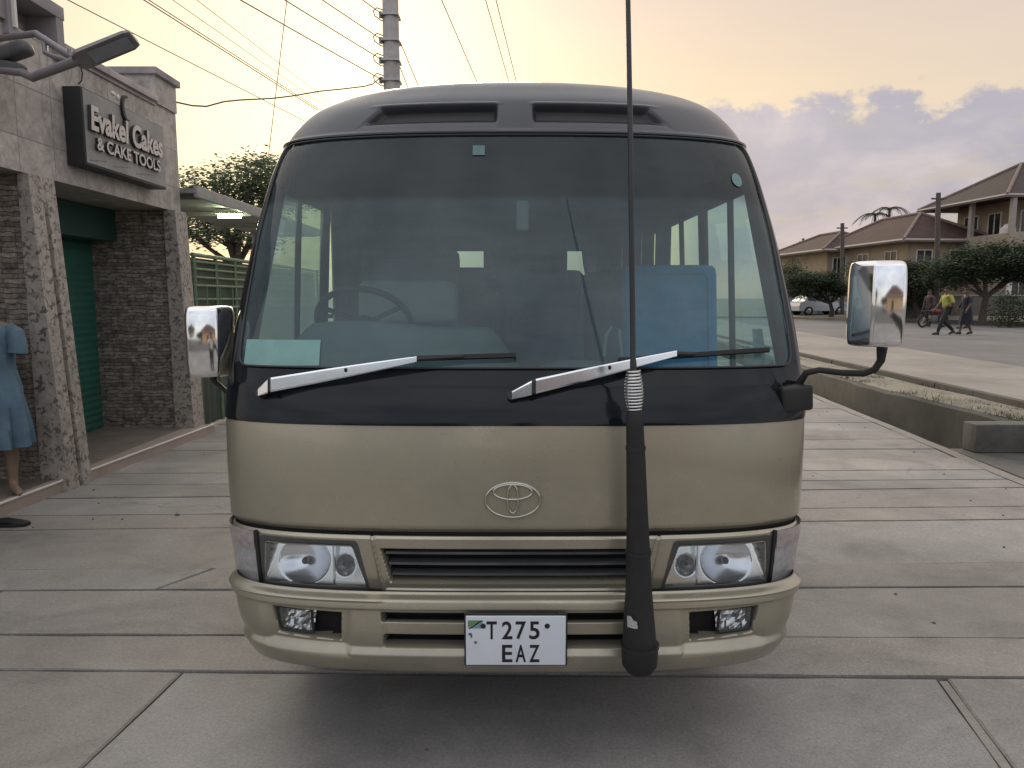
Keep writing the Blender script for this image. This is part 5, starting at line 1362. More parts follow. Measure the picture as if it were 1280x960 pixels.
mb = MB(); mb.tube([(lp.x - .16, lp.y, lp.z), (lp.x + .16, lp.y, lp.z)], .026, 10)
part(mb, 'tube', mat('tube_lit', (.9, 1, .8), emit=((.86, 1.0, .62), 60.0)), TL)
mb = MB(); mb.bb(lp.x - .19, lp.x + .19, lp.y - .035, lp.y + .035, lp.z + .03, zc - .005); part(mb, 'batten', mat('batten_white', (.7, .72, .68), rough=.5), TL)
# ---- green steel gate in line with the shop front
GT = thing('steel_gate', 'dark green steel gate with open horizontal bars along its top, beyond the shop', 'gate', (-3.86, 10.5, 0))
M_GATE = mat('gate_green', (.13, .20, .12), rough=.45, var=.25, scale=5, metal=.1)
M_GATED = mat('gate_dark_green', (.034, .056, .044), rough=.55, var=.3, scale=4)
gx = -3.90
zt_ = at(236, 309, Y=8.9).z * .0 + 2.17
mb = MB(); mb.grid([[Vector((gx + (.012 if int(k) % 2 else 0), y, z)) for z in (.04, 1.50)] for k, y in enumerate(np.arange(8.86, 14.6, .09))], False); part(mb, 'lower_sheet', M_GATED, GT)
for z, r in ((1.52, .022), (1.63, .016), (1.80, .018), (1.90, .016), (2.0, .016), (2.09, .016), (2.17, .026)):
    part(MB().tube([(gx + .02, 8.85, z), (gx + .02, 14.6, z)], r, 8), 'rail', M_GATE, GT)
for y in (8.9, 9.55, 10.2, 11.5, 12.9, 14.5):
    part(MB().tube([(gx + .015, y, .03), (gx + .015, y, 2.18)], .026, 8), 'gate_post', M_GATE, GT)
for y in np.arange(9.2, 14.4, .42):
    part(MB().tube([(gx + .03, y, 1.50), (gx + .03, y, 1.80)], .012, 6), 'bar', M_GATE, GT)
mb = MB(); mb.grid([[Vector((gx - .03, y, z)) for z in (1.49, 2.14)] for y in (8.9, 14.5)]); part(mb, 'upper_sheet', mat('gate_mid_green', (.07, .11, .07), rough=.5, var=.2), GT)

# ---- trees
def foliage(name, c1, c2, trans=.25):
    m, nt, b = base_mat(name)
    ge = nt.new('ShaderNodeNewGeometry'); n = nt.new('ShaderNodeTexNoise', ins={'Scale': 1.1, 'Detail': 4.0}); nt.link(ge, 'Position', n, 0)
    rp = nt.ramp([(.3, c1), (.7, c2)]); nt.link(n, 'Fac', rp, 0); nt.link(rp, 0, b, 'Base Color'); b.inputs['Roughness'].default_value = .75
    tr = nt.new('ShaderNodeBsdfTranslucent'); nt.link(rp, 0, tr, 0)
    mx = nt.new('ShaderNodeMixShader', ins={0: trans}); o = nt.n['Material Output']; nt.link(b, 0, mx, 1); nt.link(tr, 0, mx, 2); nt.link(mx, 0, o, 0)
    return m
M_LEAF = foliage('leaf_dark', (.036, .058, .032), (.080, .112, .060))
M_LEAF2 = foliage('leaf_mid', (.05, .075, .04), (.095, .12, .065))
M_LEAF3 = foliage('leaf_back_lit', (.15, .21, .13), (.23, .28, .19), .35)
M_BARK = mat('bark', (.075, .06, .05), rough=.9, var=.35, scale=9, bump=.6)
def tree(name, label, base, blobs, leaves, lsize, leafmat, trunk_r=.12, lean=(0, 0), fork=.45, group=None, seed=1, flat=.6, sprays=0):
    random.seed(seed)
    base = Vector(base); T = thing(name, label, 'tree', base, group)
    cz = sum(b[0][2] for b in blobs) / len(blobs)
    top = Vector((sum(b[0][0] for b in blobs) / len(blobs), sum(b[0][1] for b in blobs) / len(blobs), cz))
    fk = base.lerp(top, fork) + Vector((lean[0], lean[1], 0))
    mb = MB(); mb.tube([base - Vector((0, 0, .1)), base.lerp(fk, .5) + Vector((lean[0] * .3, 0, 0)), fk], [trunk_r * 1.25, trunk_r, trunk_r * .8], 10)
    for c, r in blobs:
        c = Vector(c); e = c + Vector((random.uniform(-.3, .3) * r[0], random.uniform(-.3, .3) * r[1], r[2] * .3)); m = fk.lerp(e, .5) + Vector((random.uniform(-.1, .1), random.uniform(-.1, .1), -.08)) * r[0]
        mb.tube([fk, m, e], [trunk_r * .6, trunk_r * .35, trunk_r * .1], 7)
        for q in range(5):
            a = random.uniform(0, 6.28); e2 = c + Vector((r[0] * .8 * math.cos(a), r[1] * .8 * math.sin(a), random.uniform(-.3, .5) * r[2])); s = fk.lerp(e, random.uniform(.4, .8))
            mb.tube([s, s.lerp(e2, .5) + Vector((0, 0, .06 * r[0])), e2], [trunk_r * .28, trunk_r * .16, trunk_r * .05], 5)
    part(mb, 'trunk', M_BARK, T)
    mb = MB(); vol = [b[1][0] * b[1][1] * b[1][2] for b in blobs]; tot = sum(vol)
    for (c, r), v in zip(blobs, vol):
        n = int(leaves * v / tot); ncl = max(6, n // 26)
        for k in range(ncl):
            while True:
                p = Vector((random.uniform(-1, 1), random.uniform(-1, 1), random.uniform(-1, 1)))
                if .25 < p.length < 1 and (p.length > .55 or random.random() < .35): break
            cc = Vector(c) + Vector((p.x * r[0], p.y * r[1], p.z * r[2])); cr = lsize * random.uniform(2.0, 4.2)
            for q in range(26):
                o = Vector((random.gauss(0, .5), random.gauss(0, .5), random.gauss(0, .5) * flat)) * cr
                L = lsize * random.uniform(.6, 1.3); a = random.uniform(0, 6.28); d = Vector((math.cos(a), math.sin(a), random.uniform(-.5, .4))).normalized(); w = d.cross(Vector((random.uniform(-.5, .5), random.uniform(-.5, .5), 1))).normalized() * L * .30
                p0 = cc + o; mb.add([p0, p0 + d * L * .5 + w, p0 + d * L, p0 + d * L * .5 - w], [(0, 1, 2, 3)])
    o = part(mb, 'crown', leafmat, T) if False else mb.build('crown', leafmat, T, recalc=False)
    return T
def B(px, py, Y, rx, ry, rz): p = at(px, py, Y=Y); return ((p.x, p.y, p.z), (rx, ry, rz))
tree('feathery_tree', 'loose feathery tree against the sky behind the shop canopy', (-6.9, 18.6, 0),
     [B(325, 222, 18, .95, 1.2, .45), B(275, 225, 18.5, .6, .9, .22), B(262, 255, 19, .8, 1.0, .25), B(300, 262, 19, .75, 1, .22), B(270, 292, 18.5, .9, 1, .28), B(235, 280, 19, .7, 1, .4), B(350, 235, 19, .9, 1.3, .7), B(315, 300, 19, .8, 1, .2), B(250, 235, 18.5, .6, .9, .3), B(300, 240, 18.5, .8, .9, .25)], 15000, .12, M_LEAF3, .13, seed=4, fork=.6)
def far_y(px, z=.3):
    return {0: 0}.get(px)
tree('flat_topped_tree', 'small flat-topped tree with a leaning trunk across the road, nearest the minibus', (at(1038, 398, Y=45).x, 45, .40),
     [B(1018, 352, 45, 1.5, 1.3, .42), B(1042, 360, 45, 1.0, 1.1, .38), B(1000, 362, 45, .9, 1.0, .40), B(1030, 345, 45.5, 1.0, 1.0, .26), B(1012, 368, 45, 1.1, 1, .25), B(1000, 348, 45.5, .9, 1, .35), B(1050, 366, 45, .6, .8, .25)], 17000, .14, M_LEAF, .13, (.35, 0), seed=9, group=None)
tree('bushy_tree', 'low bushy tree rising behind the flat-topped one beside the windscreen edge', (at(992, 385, Y=52).x, 52, .4),
     [B(992, 345, 52, .9, 1.0, 1.2), B(1003, 352, 52, .8, 1, .8), B(985, 360, 52, .8, 1, .9)], 9000, .15, M_LEAF2, .1, seed=5)
tree('spreading_tree', 'broad dark spreading tree over the walkers at the right edge', (at(1228, 392, Y=36).x, 36, .45),
     [B(1245, 328, 36, 2.1, 1.9, .60), B(1200, 334, 36, 1.5, 1.6, .48), B(1275, 322, 36.5, 1.8, 1.6, .75), B(1225, 316, 36.5, 1.4, 1.5, .45), B(1300, 335, 36, 1.7, 1.6, .65), B(1180, 345, 36, 1.0, 1.2, .32), B(1215, 345, 37, 1.5, 1.5, .45), B(1270, 342, 37, 1.8, 1.5, .5)], 25000, .16, M_LEAF, .16, seed=13)
tree('spreading_tree', 'dark spreading tree standing right of the chrome mirror, below the tiled roof', (at(1150, 395, Y=41).x, 41, .45),
     [B(1128, 340, 41, 2.0, 1.6, .55), B(1160, 336, 41, 1.4, 1.4, .50), B(1100, 352, 41, 1.2, 1.3, .50), B(1145, 356, 41, 1.5, 1.3, .45), B(1110, 372, 42, 1.2, 1.3, .55), B(1150, 375, 42, 1.0, 1.2, .55), B(1085, 335, 41.5, 1.2, 1.2, .4), B(1185, 350, 42, 1.3, 1.2, .6)], 22000, .16, M_LEAF, .14, seed=17)
def bush(label, px, py, Y, r, seed, n=1500):
    random.seed(seed); p = at(px, py, Y=Y); T = thing('bush', label, 'bush', (p.x, p.y, .35)); 
    mb = MB(); mb.tube([(p.x, p.y, .25), (p.x + .05, p.y, .35 + r * .7)], [.05, .02], 6)
    for q in range(6): a = q; mb.tube([(p.x, p.y, .3), (p.x + r * .6 * math.cos(a), p.y + r * .6 * math.sin(a), .4 + r * .9)], [.03, .01], 5)
    part(mb, 'stem', M_BARK, T); mb = MB()
    for k in range(n):
        while True:
            v = Vector((random.uniform(-1, 1), random.uniform(-1, 1), random.uniform(-.9, 1)))
            if v.length < 1 and random.random() < v.length + .2: break
        c = Vector((p.x, p.y, .35 + r * .85)) + v * r * (1 + .25 * math.sin(7 * v.x + 5 * v.z)); L = .12; d = Vector((random.uniform(-1, 1), random.uniform(-1, 1), random.uniform(-.4, 1))).normalized(); w = d.cross(Vector((.3, .2, 1))).normalized() * .035
        mb.add([c, c + d * L * .5 + w, c + d * L, c + d * L * .5 - w], [(0, 1, 2, 3)])
    mb.build('foliage', M_LEAF, T, recalc=False)
bush('rounded dark bush at the far right edge beneath the spreading tree', 1262, 390, 33, .85, 3)
bush('low dark bush by the foot of the tree right of the chrome mirror', 1090, 395, 44, .75, 6)

# ================================================================== HOUSES ACROSS THE ROAD
M_WALL = mat('wall_cream', (.36, .285, .20), rough=.85, var=.12, scale=1.5, dirt=(.24, .19, .145))
M_WALL2 = mat('wall_beige', (.33, .275, .215), rough=.85, var=.12, scale=1.5, dirt=(.22, .19, .155))
M_TRIM = mat('fascia_grey', (.30, .27, .26), rough=.7, var=.1)
M_WHITE = mat('white_paint', (.62, .60, .58), rough=.6, var=.08)
M_PANE = mat('dark_pane', (.025, .03, .033), rough=.12, var=.3)
def roof_tiles(name, c1, c2):
    m, nt, b = base_mat(name)
    ge = nt.new('ShaderNodeNewGeometry'); n = nt.new('ShaderNodeTexNoise', ins={'Scale': 1.4, 'Detail': 8.0, 'Roughness': .7}); nt.link(ge, 'Position', n, 0)
    rp = nt.ramp([(.3, c1), (.7, c2)]); nt.link(n, 'Fac', rp, 0)
    wv = nt.new('ShaderNodeTexWave', wave_type='BANDS', bands_direction='Z', ins={'Scale': 2.2, 'Distortion': .6, 'Detail': 2.0}); nt.link(ge, 'Position', wv, 0)
    rw = nt.ramp([(0, (.72,) * 3), (.6, (1.08,) * 3)]); nt.link(wv, 'Fac', rw, 0)
    nt.l.new(nt.mix(1.0, rp.outputs[0], rw.outputs[0], 'MULTIPLY'), b.inputs['Base Color']); b.inputs['Roughness'].default_value = .8
    return m
M_ROOF = roof_tiles('roof_brown', (.040, .020, .017), (.082, .043, .034))
def frame(ox, oy, yaw):
    c, s = math.cos(yaw), math.sin(yaw)
    return lambda x, y, z: Vector((ox + c * x - s * y, oy + s * x + c * y, z))
def quads(mb, f, x0, x1, y0, y1, z0, z1, mi=0):
    vs = [f(x, y, z) for x in (x0, x1) for y in (y0, y1) for z in (z0, z1)]
    return mb.add(vs, [(0, 1, 3, 2), (4, 6, 7, 5), (0, 4, 5, 1), (2, 3, 7, 6), (0, 2, 6, 4), (1, 5, 7, 3)], False, mi)
def hip(H, f, w, d, ze, zr, oh=.7, rm=None):
    x0, x1, y0, y1 = -oh, w + oh, -oh, d + oh
    k = min(x1 - x0, y1 - y0) / 2; 
    if (x1 - x0) < (y1 - y0): r0, r1 = f((x0 + x1) / 2, y0 + k, zr), f((x0 + x1) / 2, y1 - k, zr); mode = 0
    else: r0, r1 = f(x0 + k, (y0 + y1) / 2, zr), f(x1 - k, (y0 + y1) / 2, zr); mode = 1
    c = [f(x0, y0, ze), f(x1, y0, ze), f(x1, y1, ze), f(x0, y1, ze)]
    vs = c + [r0, r1]
    fs = [(0, 1, 4), (1, 2, 5, 4), (2, 3, 5), (3, 0, 4, 5)] if mode == 0 else [(0, 1, 5, 4), (1, 2, 5), (2, 3, 4, 5), (3, 0, 4)]
    mb = MB(); mb.add(vs, fs + [(3, 2, 1, 0)]); r = part(mb, 'roof', rm or M_ROOF, H)
    mb = MB()
    for a, b in ((0, 1), (1, 2), (2, 3), (3, 0)): 
        for dz in (0,): mb.tube([c[a] - Vector((0, 0, .05)), c[b] - Vector((0, 0, .05))], .11, 4)
    mb.build('eave_board', M_TRIM, r)
    mb = MB()
    for a in range(4):
        e = r0 if (a in ((0, 1) if mode == 0 else (0, 3))) else r1
        mb.tube([c[a] + Vector((0, 0, .02)), e + Vector((0, 0, .05))], .10, 6)
    mb.tube([r0 + Vector((0, 0, .05)), r1 + Vector((0, 0, .05))], .10, 6); mb.build('ridge_tile', mat('ridge_pale', (.20, .15, .135), rough=.8, var=.2), r)
def window(H, f, x0, x1, z0, z1, face='front', y=0.0, white=True):
    """window in the front (y=0 plane) or the left (x=0 plane) wall"""
    g = (lambda a, b, z: f(a, y - b, z)) if face == 'front' else (lambda a, b, z: f(y - b, a, z))
    mb = MB(); t = .07
    for a0, a1, c0, c1 in ((x0, x1, z0 - t, z0), (x0, x1, z1, z1 + t), (x0 - t, x0, z0 - t, z1 + t), (x1, x1 + t, z0 - t, z1 + t), ((x0 + x1) / 2 - .03, (x0 + x1) / 2 + .03, z0, z1)):
        mb.add([g(a, b, z) for a in (a0, a1) for b in (.003, .06) for z in (c0, c1)], [(0, 1, 3, 2), (4, 6, 7, 5), (0, 4, 5, 1), (2, 3, 7, 6), (0, 2, 6, 4), (1, 5, 7, 3)])
    w = part(mb, 'window', M_WHITE if white else M_TRIM, H)
    mb = MB(); mb.add([g(x0, .012, z0), g(x1, .012, z0), g(x1, .012, z1), g(x0, .012, z1)], [(0, 1, 2, 3)]); mb.build('pane', M_PANE, w)
# --- first house: long low roof, with a wing on its left
C = at(1132, 340, Y=47.5)
H1 = thing('house', 'cream house with a long brown hipped roof and lower wing, left of the taller house', 'house', (C.x, C.y, .5))
f = frame(C.x, 47.5, R(6)); ze, zr = 5.35, 7.35
mb = MB(); quads(mb, f, 0, 5.2, 0, 9.5, .3, ze); part(mb, 'wall', M_WALL, H1)
hip(H1, f, 5.2, 9.5, ze, zr, .8)
for a, b in ((.7, 1.7), (3.0, 4.2)): window(H1, f, a, b, 3.3, 4.7)
for a, b in ((1.0, 2.2), (4.2, 5.4), (7, 8.2)): window(H1, f, a, b, 3.3, 4.7, 'left')
window(H1, f, 1.0, 2.4, .9, 2.3); window(H1, f, 2.2, 3.4, .9, 2.3, 'left')
C2 = at(1042, 340, Y=55)
f2 = frame(C2.x - .55, 55, R(6))
mb = MB(); quads(mb, f2, 0, 2.0, 0, 8, .3, 5.2); quads(mb, f2, 2.001, 5.8, 1.6, 8, .3, 5.19); part(mb, 'wing_wall', M_WALL, H1)
hip(H1, f2, 4.9, 8, 5.2, 6.75, .8)
window(H1, f2, .5, 1.1, 3.0, 4.6)
mb = MB(); quads(mb, f2, 2.3, 5.6, .2, 1.59, 2.55, 2.7); quads(mb, f2, 2.3, 5.6, .18, .26, 2.7, 3.4); part(mb, 'balcony', M_WHITE, H1)
for x in (2.35, 4.0, 5.5):
    mb = MB(); quads(mb, f2, x, x + .16, .22, .38, .3, 5.19); part(mb, 'pillar', M_WALL2, H1)
mb = MB(); quads(mb, f2, 3.0, 3.9, 1.585, 1.599, 2.71, 4.7); part(mb, 'balcony_door', M_PANE, H1)
# --- second house: taller, upper storey under a big hipped roof with open verandah
C = at(1258, 300, Y=44.5)
H2 = thing('house', 'taller beige house with an upstairs verandah under a dark hipped roof at the right edge', 'house', (C.x, C.y, .5))
f = frame(C.x, 44.5, R(5))
M_ROOF2 = roof_tiles('roof_dark', (.040, .029, .026), (.072, .052, .044))
mb = MB(); quads(mb, f, 0, 9, 0, 6.4, .3, 4.7); part(mb, 'lower_wall', M_WALL2, H2)
mb = MB(); quads(mb, f, -.5, 9, -.9, 6.6, 4.702, 4.95); quads(mb, f, -.5, 9, -.9, -.78, 4.95, 5.55); quads(mb, f, -.5, -.38, -.78, 6.6, 4.95, 5.5); part(mb, 'verandah', M_WALL2, H2)
mb = MB(); quads(mb, f, 1.3, 9, 1.3, 6.2, 4.95, 7.70); part(mb, 'upper_wall', M_WALL, H2)
hip(H2, f, 9.2, 6.4, 7.72, 10.2, .9, M_ROOF2)
for x, y in ((-.42, -.82), (2.2, -.82), (5.0, -.82), (-.42, 2.6), (-.42, 5.9)):
    mb = MB(); quads(mb, f, x, x + .26, y, y + .26, 4.96, 7.71); part(mb, 'pillar', M_TRIM, H2)
window(H2, f, 1.9, 3.0, 5.2, 7.0, y=1.3); window(H2, f, 4.0, 6.0, 5.4, 7.0, y=1.3)
window(H2, f, 2.2, 3.2, 5.5, 7.0, 'left', 1.3); window(H2, f, 4.2, 5.4, 5.5, 7.0, 'left', 1.3)
for k in range(5):
    mb = MB(); mb.tube([f(-.4 + k * 1.6, -1.0, .3), f(-.4 + k * 1.6, -1.0, 4.70)], .14, 10); part(mb, 'pillar', M_WHITE, H2)
for a, b in ((.5, 1.5), (2.2, 3.4), (4.4, 5.6)): window(H2, f, a, b, 1.0, 2.9)
mb = MB()
for x, r, h in ((.6, .22, .5), (1.15, .3, .65), (3.6, .2, .45)): mb.ellipsoid(f(x, -.3, 5.0 + h * .6), (r, r, h * .6), 10, 7)
part(mb, 'potted_plant', M_LEAF, H2)
tk = thing('water_tank', 'pale tank standing on the verandah of the taller house', 'tank', f(.2, .2, 4.95))
mb = MB(); c = f(.2, .2, 4.952); P = []
for z, r in ((0, .3), (.08, .42), (.5, .42), (.9, .40), (1.05, .22), (1.12, .20)): P.append([c + Vector((r * math.cos(a), r * math.sin(a), z)) for a in np.linspace(0, 2 * math.pi, 25)])
mb.grid(P); part(mb, 'barrel', M_WHITE, tk); part(MB().tube([c + Vector((0, 0, 1.12)), c + Vector((0, 0, 1.17))], [.21, .19], 16), 'lid', M_TRIM, tk)
# pale boundary wall seen under the small tree
wl = thing('boundary_wall', 'pale boundary wall seen beneath the small flat-topped tree', 'wall', (at(1015, 390, Y=50).x, 50, .4))
x0, x1 = at(975, 390, Y=50).x, at(1062, 390, Y=50).x
part(MB().bb(x0, x1, 50, 50.2, .3, 1.55), 'masonry', mat('wall_bluewhite', (.36, .39, .42), rough=.8, var=.25, scale=1.2, dirt=(.15, .16, .17)), wl)
part(MB().bb(x0, x1, 49.96, 50.24, 1.552, 1.64), 'wall_coping', M_TRIM, wl)
for k in range(5):
    xx = lerp(x0, x1, k / 4); part(MB().bb(xx - .15, xx + .15, 49.93, 49.997, .3, 1.54), 'pier', M_WHITE, wl)
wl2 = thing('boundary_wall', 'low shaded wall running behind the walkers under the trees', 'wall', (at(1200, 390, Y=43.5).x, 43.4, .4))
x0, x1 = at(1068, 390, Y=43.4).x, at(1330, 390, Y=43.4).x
part(MB().bb(x0, x1, 43.3, 43.5, .3, 1.75), 'masonry', mat('wall_shaded', (.12, .11, .10), rough=.9, var=.3, scale=1.0), wl2)  # dark wall colour stands for the shade beneath the tree crowns
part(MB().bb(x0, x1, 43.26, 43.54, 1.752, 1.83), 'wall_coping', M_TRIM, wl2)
# small pale car parked beneath the flat-topped tree
cc = at(1022, 390, Y=48.6); CAR = thing('parked_car', 'small pale parked car beneath the flat-topped tree across the road', 'car', (cc.x, 48.6, .46)); fc = frame(cc.x, 48.6, R(8)); cz = .46
prof = [(-1.75, .32), (-1.78, .62), (-1.70, .86), (-1.45, .95), (-1.05, 1.38), (-.85, 1.45), (.55, 1.45), (.75, 1.38), (1.25, .98), (1.68, .86), (1.78, .66), (1.76, .32)]
mb = MB(); m_ = len(prof); vs = [fc(x, y * (1 if z < 1 else .86), cz + z) for y in (-.78, .78) for x, z in prof]
mb.add(vs, [tuple(range(m_)), tuple(range(2 * m_ - 1, m_ - 1, -1))] + [(i, (i + 1) % m_, m_ + (i + 1) % m_, m_ + i) for i in range(m_)])
part(mb, 'body', mat('car_pale', (.50, .53, .57), rough=.3, coat=.5, var=.06), CAR)
for q in ([(-1.22, 1.0), (-.10, 1.0), (-.10, 1.36), (-.92, 1.36)], [(-.02, 1.0), (1.08, 1.0), (.70, 1.34), (-.02, 1.36)]):
    mb = MB(); mb.add([fc(x, -.79 + (z - 1) * .24 - .004, cz + z) for x, z in q], [(0, 1, 2, 3)]); part(mb, 'side_window', M_PANE, CAR)
for x in (-1.1, 1.12):
    for y in (-.72, .72):
        mb = MB(); mb.tube([fc(x, y - .09, cz + .30), fc(x, y + .09, cz + .30)], [.30, .30], 18); w = part(mb, 'wheel', M_RUB, CAR)
        if y < 0: mb = MB(); mb.tube([fc(x, y - .10, cz + .30), fc(x, y - .085, cz + .30)], [.17, .19], 14); mb.build('rim', mat('rim_silver', None), w)
# palms peeping over the ridge
def palm(label, px, py, Y, seed):
    random.seed(seed); c = at(px, py, Y=Y); T = thing('palm_tree', label, 'palm tree', (c.x, c.y, .5))
    part(MB().tube([(c.x, c.y, .2), (c.x + .1, c.y, c.z * .5), (c.x, c.y, c.z)], [.18, .14, .11], 8), 'trunk', M_BARK, T)
    mb = MB()
    for k in range(13):
        a = k * 2.4; L = random.uniform(1.3, 1.9); d = Vector((math.cos(a), math.sin(a), 0)); pts = [c + d * (L * t) + Vector((0, 0, L * (.55 * t - .95 * t * t))) for t in np.linspace(0, 1, 9)]
        mb.tube(pts, .02, 4)
        for i in range(1, 9):
            s = Vector((-d.y, d.x, 0))
            for sg in (-1, 1):
                for q in (0, .5):
                    p = pts[i].lerp(pts[i - 1], q); l = .42 * (1 - .6 * abs(i / 8 - .4)); e = p + s * sg * l + d * .12 - Vector((0, 0, l * .55)); mb.add([p, p + d * .05, e], [(0, 1, 2)])
    mb.build('frond', M_LEAF, T, recalc=False)
palm('palm top showing above the long brown roof, the fuller of two', 1112, 261, 64, 2)
palm('small drooping palm top above the long brown roof, left of the fuller one', 1094, 268, 66, 8)

# ================================================================== POLES AND WIRES
M_POLE = mat('pole_concrete', (.46, .44, .42), rough=.8, var=.15, dirt=(.32, .30, .29))
M_POLEW = mat('pole_wood', (.095, .08, .072), rough=.85, var=.25)
M_WIRE = mat('wire_black', (.05, .047, .045), rough=.6)
PY = 13.6
pt_ = at(489, 60, Y=PY)
UP = thing('utility_pole', 'thick pale concrete utility pole rising behind the minibus roof', 'utility pole', (pt_.x, PY, 0))
part(MB().tube([(pt_.x, PY, 0), (pt_.x, PY, 5), (pt_.x, PY, 9.2)], [.19, .155, .13], 16), 'shaft', M_POLE, UP)
AN = []
for py in (100, 75, 50, 18):
    a = at(478, py, Y=PY - .1); AN.append(a)
    mb = MB(); mb.bb(pt_.x - .16, pt_.x + .16, PY - .17, PY + .17, a.z - .02, a.z + .02); br = part(mb, 'clamp_band', mat('galvanised', (.35, .35, .35), rough=.4, metal=.8), UP)
    mb = MB(); mb.tube([a + Vector((.05, .1, .09)), a + Vector((-.10, .02, .12)), a + Vector((-.16, 0, .06)), a + Vector((-.14, 0, -.02)), a + Vector((-.04, .05, -.08)), a + Vector((.03, .1, -.08))], .010, 6); mb.build('spool_bracket', mat('wire_black', None), br)
    mb = MB(); mb.tube([a + Vector((-.03, .02, -.05)), a + Vector((-.03, .02, .05))], [.035, .035], 10); mb.build('insulator', M_TRIM, br)
def wire(label, p, q, sag=.25, r=.0085, n=24, group='overhead wires', mid=None):
    p, q = Vector(p), Vector(q); mb = MB()
    pts = [p.lerp(q, t) - Vector((0, 0, sag * 4 * t * (1 - t))) for t in np.linspace(0, 1, n)]
    mb.tube(pts, r, 5); o = mb.build('overhead_wire', M_WIRE); tag(o, label, 'wire', group)
    c = (p + q) / 2; o.data.transform(Matrix.Translation(-c)); o.location = c; return o
for a, nm in zip(AN, ('lowest', 'second lowest', 'second highest', 'highest')):
    wire('%s of the four dark wires running left from the concrete pole' % nm, a, a + Vector((-.33 * 17, -17, .1)), .10)
def thru(px, z, dxdy, y0, y1):
    """wire at height z crossing the top of the frame at column px, running along the road"""
    p = at(px, 0, Z=z); return Vector((p.x + dxdy * (y0 - p.y), y0, z)), Vector((p.x + dxdy * (y1 - p.y), y1, z))
wire('upper of the close pair of wires crossing the sky above the shop', *thru(186, 6.55, .139, 2, 48), .0)
wire('lower of the close pair of wires crossing the sky above the shop', *thru(180, 6.50, .139, 2, 48), .0, .010)
wire('faint wire crossing the sky just right of the close pair', *thru(216, 6.9, .12, 2, 48), .0, .006)
wire('faintest thin wire between the close pair and the pole wires', *thru(246, 7.0, .10, 2, 48), .0, .006)
wire('leftmost thin wire crossing the sky over the shop sign', *thru(85, 6.0, .19, 2, 40), .0, .008)
wire('steep wire meeting the roof right of the concrete pole', *thru(552, 6.6, .08, 2, 48), .0, .008)
wire('left one of two steep wires over the middle of the roof', *thru(607, 6.6, .08, 2, 48), .0, .007)
wire('right one of two steep wires over the middle of the roof', *thru(620, 6.65, .08, 2, 48), .0, .007)
a = at(500, 52, Y=PY); wire('short dark wire leaving the right of the pole, upper one', a, a + Vector((.6, 30, -.2)), .5)
a = at(500, 84, Y=PY); wire('short dark wire leaving the right of the pole, lower one', a, a + Vector((-.2, 30, -.2)), .5)
wire('pale thin wire dropping almost straight down left of the minibus roof', at(361, -20, Y=11.5), at(334, 208, Y=11.5), 0, .006)
# wavy service cable from the shop corner to the pole
mb = MB(); A, Bq = at(217, 127, Y=8.85), at(478, 96, Y=PY - .12)
ks = [(217, 127), (240, 132), (258, 133), (280, 127), (300, 125), (340, 123), (365, 120), (400, 114), (430, 111), (455, 108), (466, 105), (472, 100), (478, 96)]
pts = [at(px, py, Y=lerp(8.85, PY - .12, (px - 217) / 261)) for px, py in ks]
mb.tube(pts, .010, 6); o = mb.build('service_cable', M_WIRE); tag(o, 'slack service cable from the shop corner to the concrete pole', 'cable', 'overhead wires'); c = (A + Bq) / 2; o.data.transform(Matrix.Translation(-c)); o.location = c
def pole(label, px, y0, y1, Y, r):
    a = at(px, y0, Y=Y); b = at(px, y1, Y=Y); T = thing('utility_pole', label, 'utility pole', (b.x, Y, .4), 'thin poles across the road')
    part(MB().tube([(b.x, Y, .3), (a.x, Y, a.z)], [r * 1.2, r], 10), 'shaft', M_POLEW, T)
    mb = MB(); mb.bb(a.x - .35, a.x + .35, Y - .04, Y + .04, a.z - .35, a.z - .27); part(mb, 'crossarm', M_POLEW, T)
pole('tall thin pole standing in front of the two houses, right one', 1173, 241, 360, 40, .12)
pole('thin pole in front of the cream house wing, above the small tree', 1053, 279, 385, 48, .12)
pole('thin pole on the skyline between minibus and cream house, taller of two', 1004, 298, 380, 70, .12)
pole('thin short pole on the skyline nearest the windscreen edge', 990, 309, 380, 80, .13)

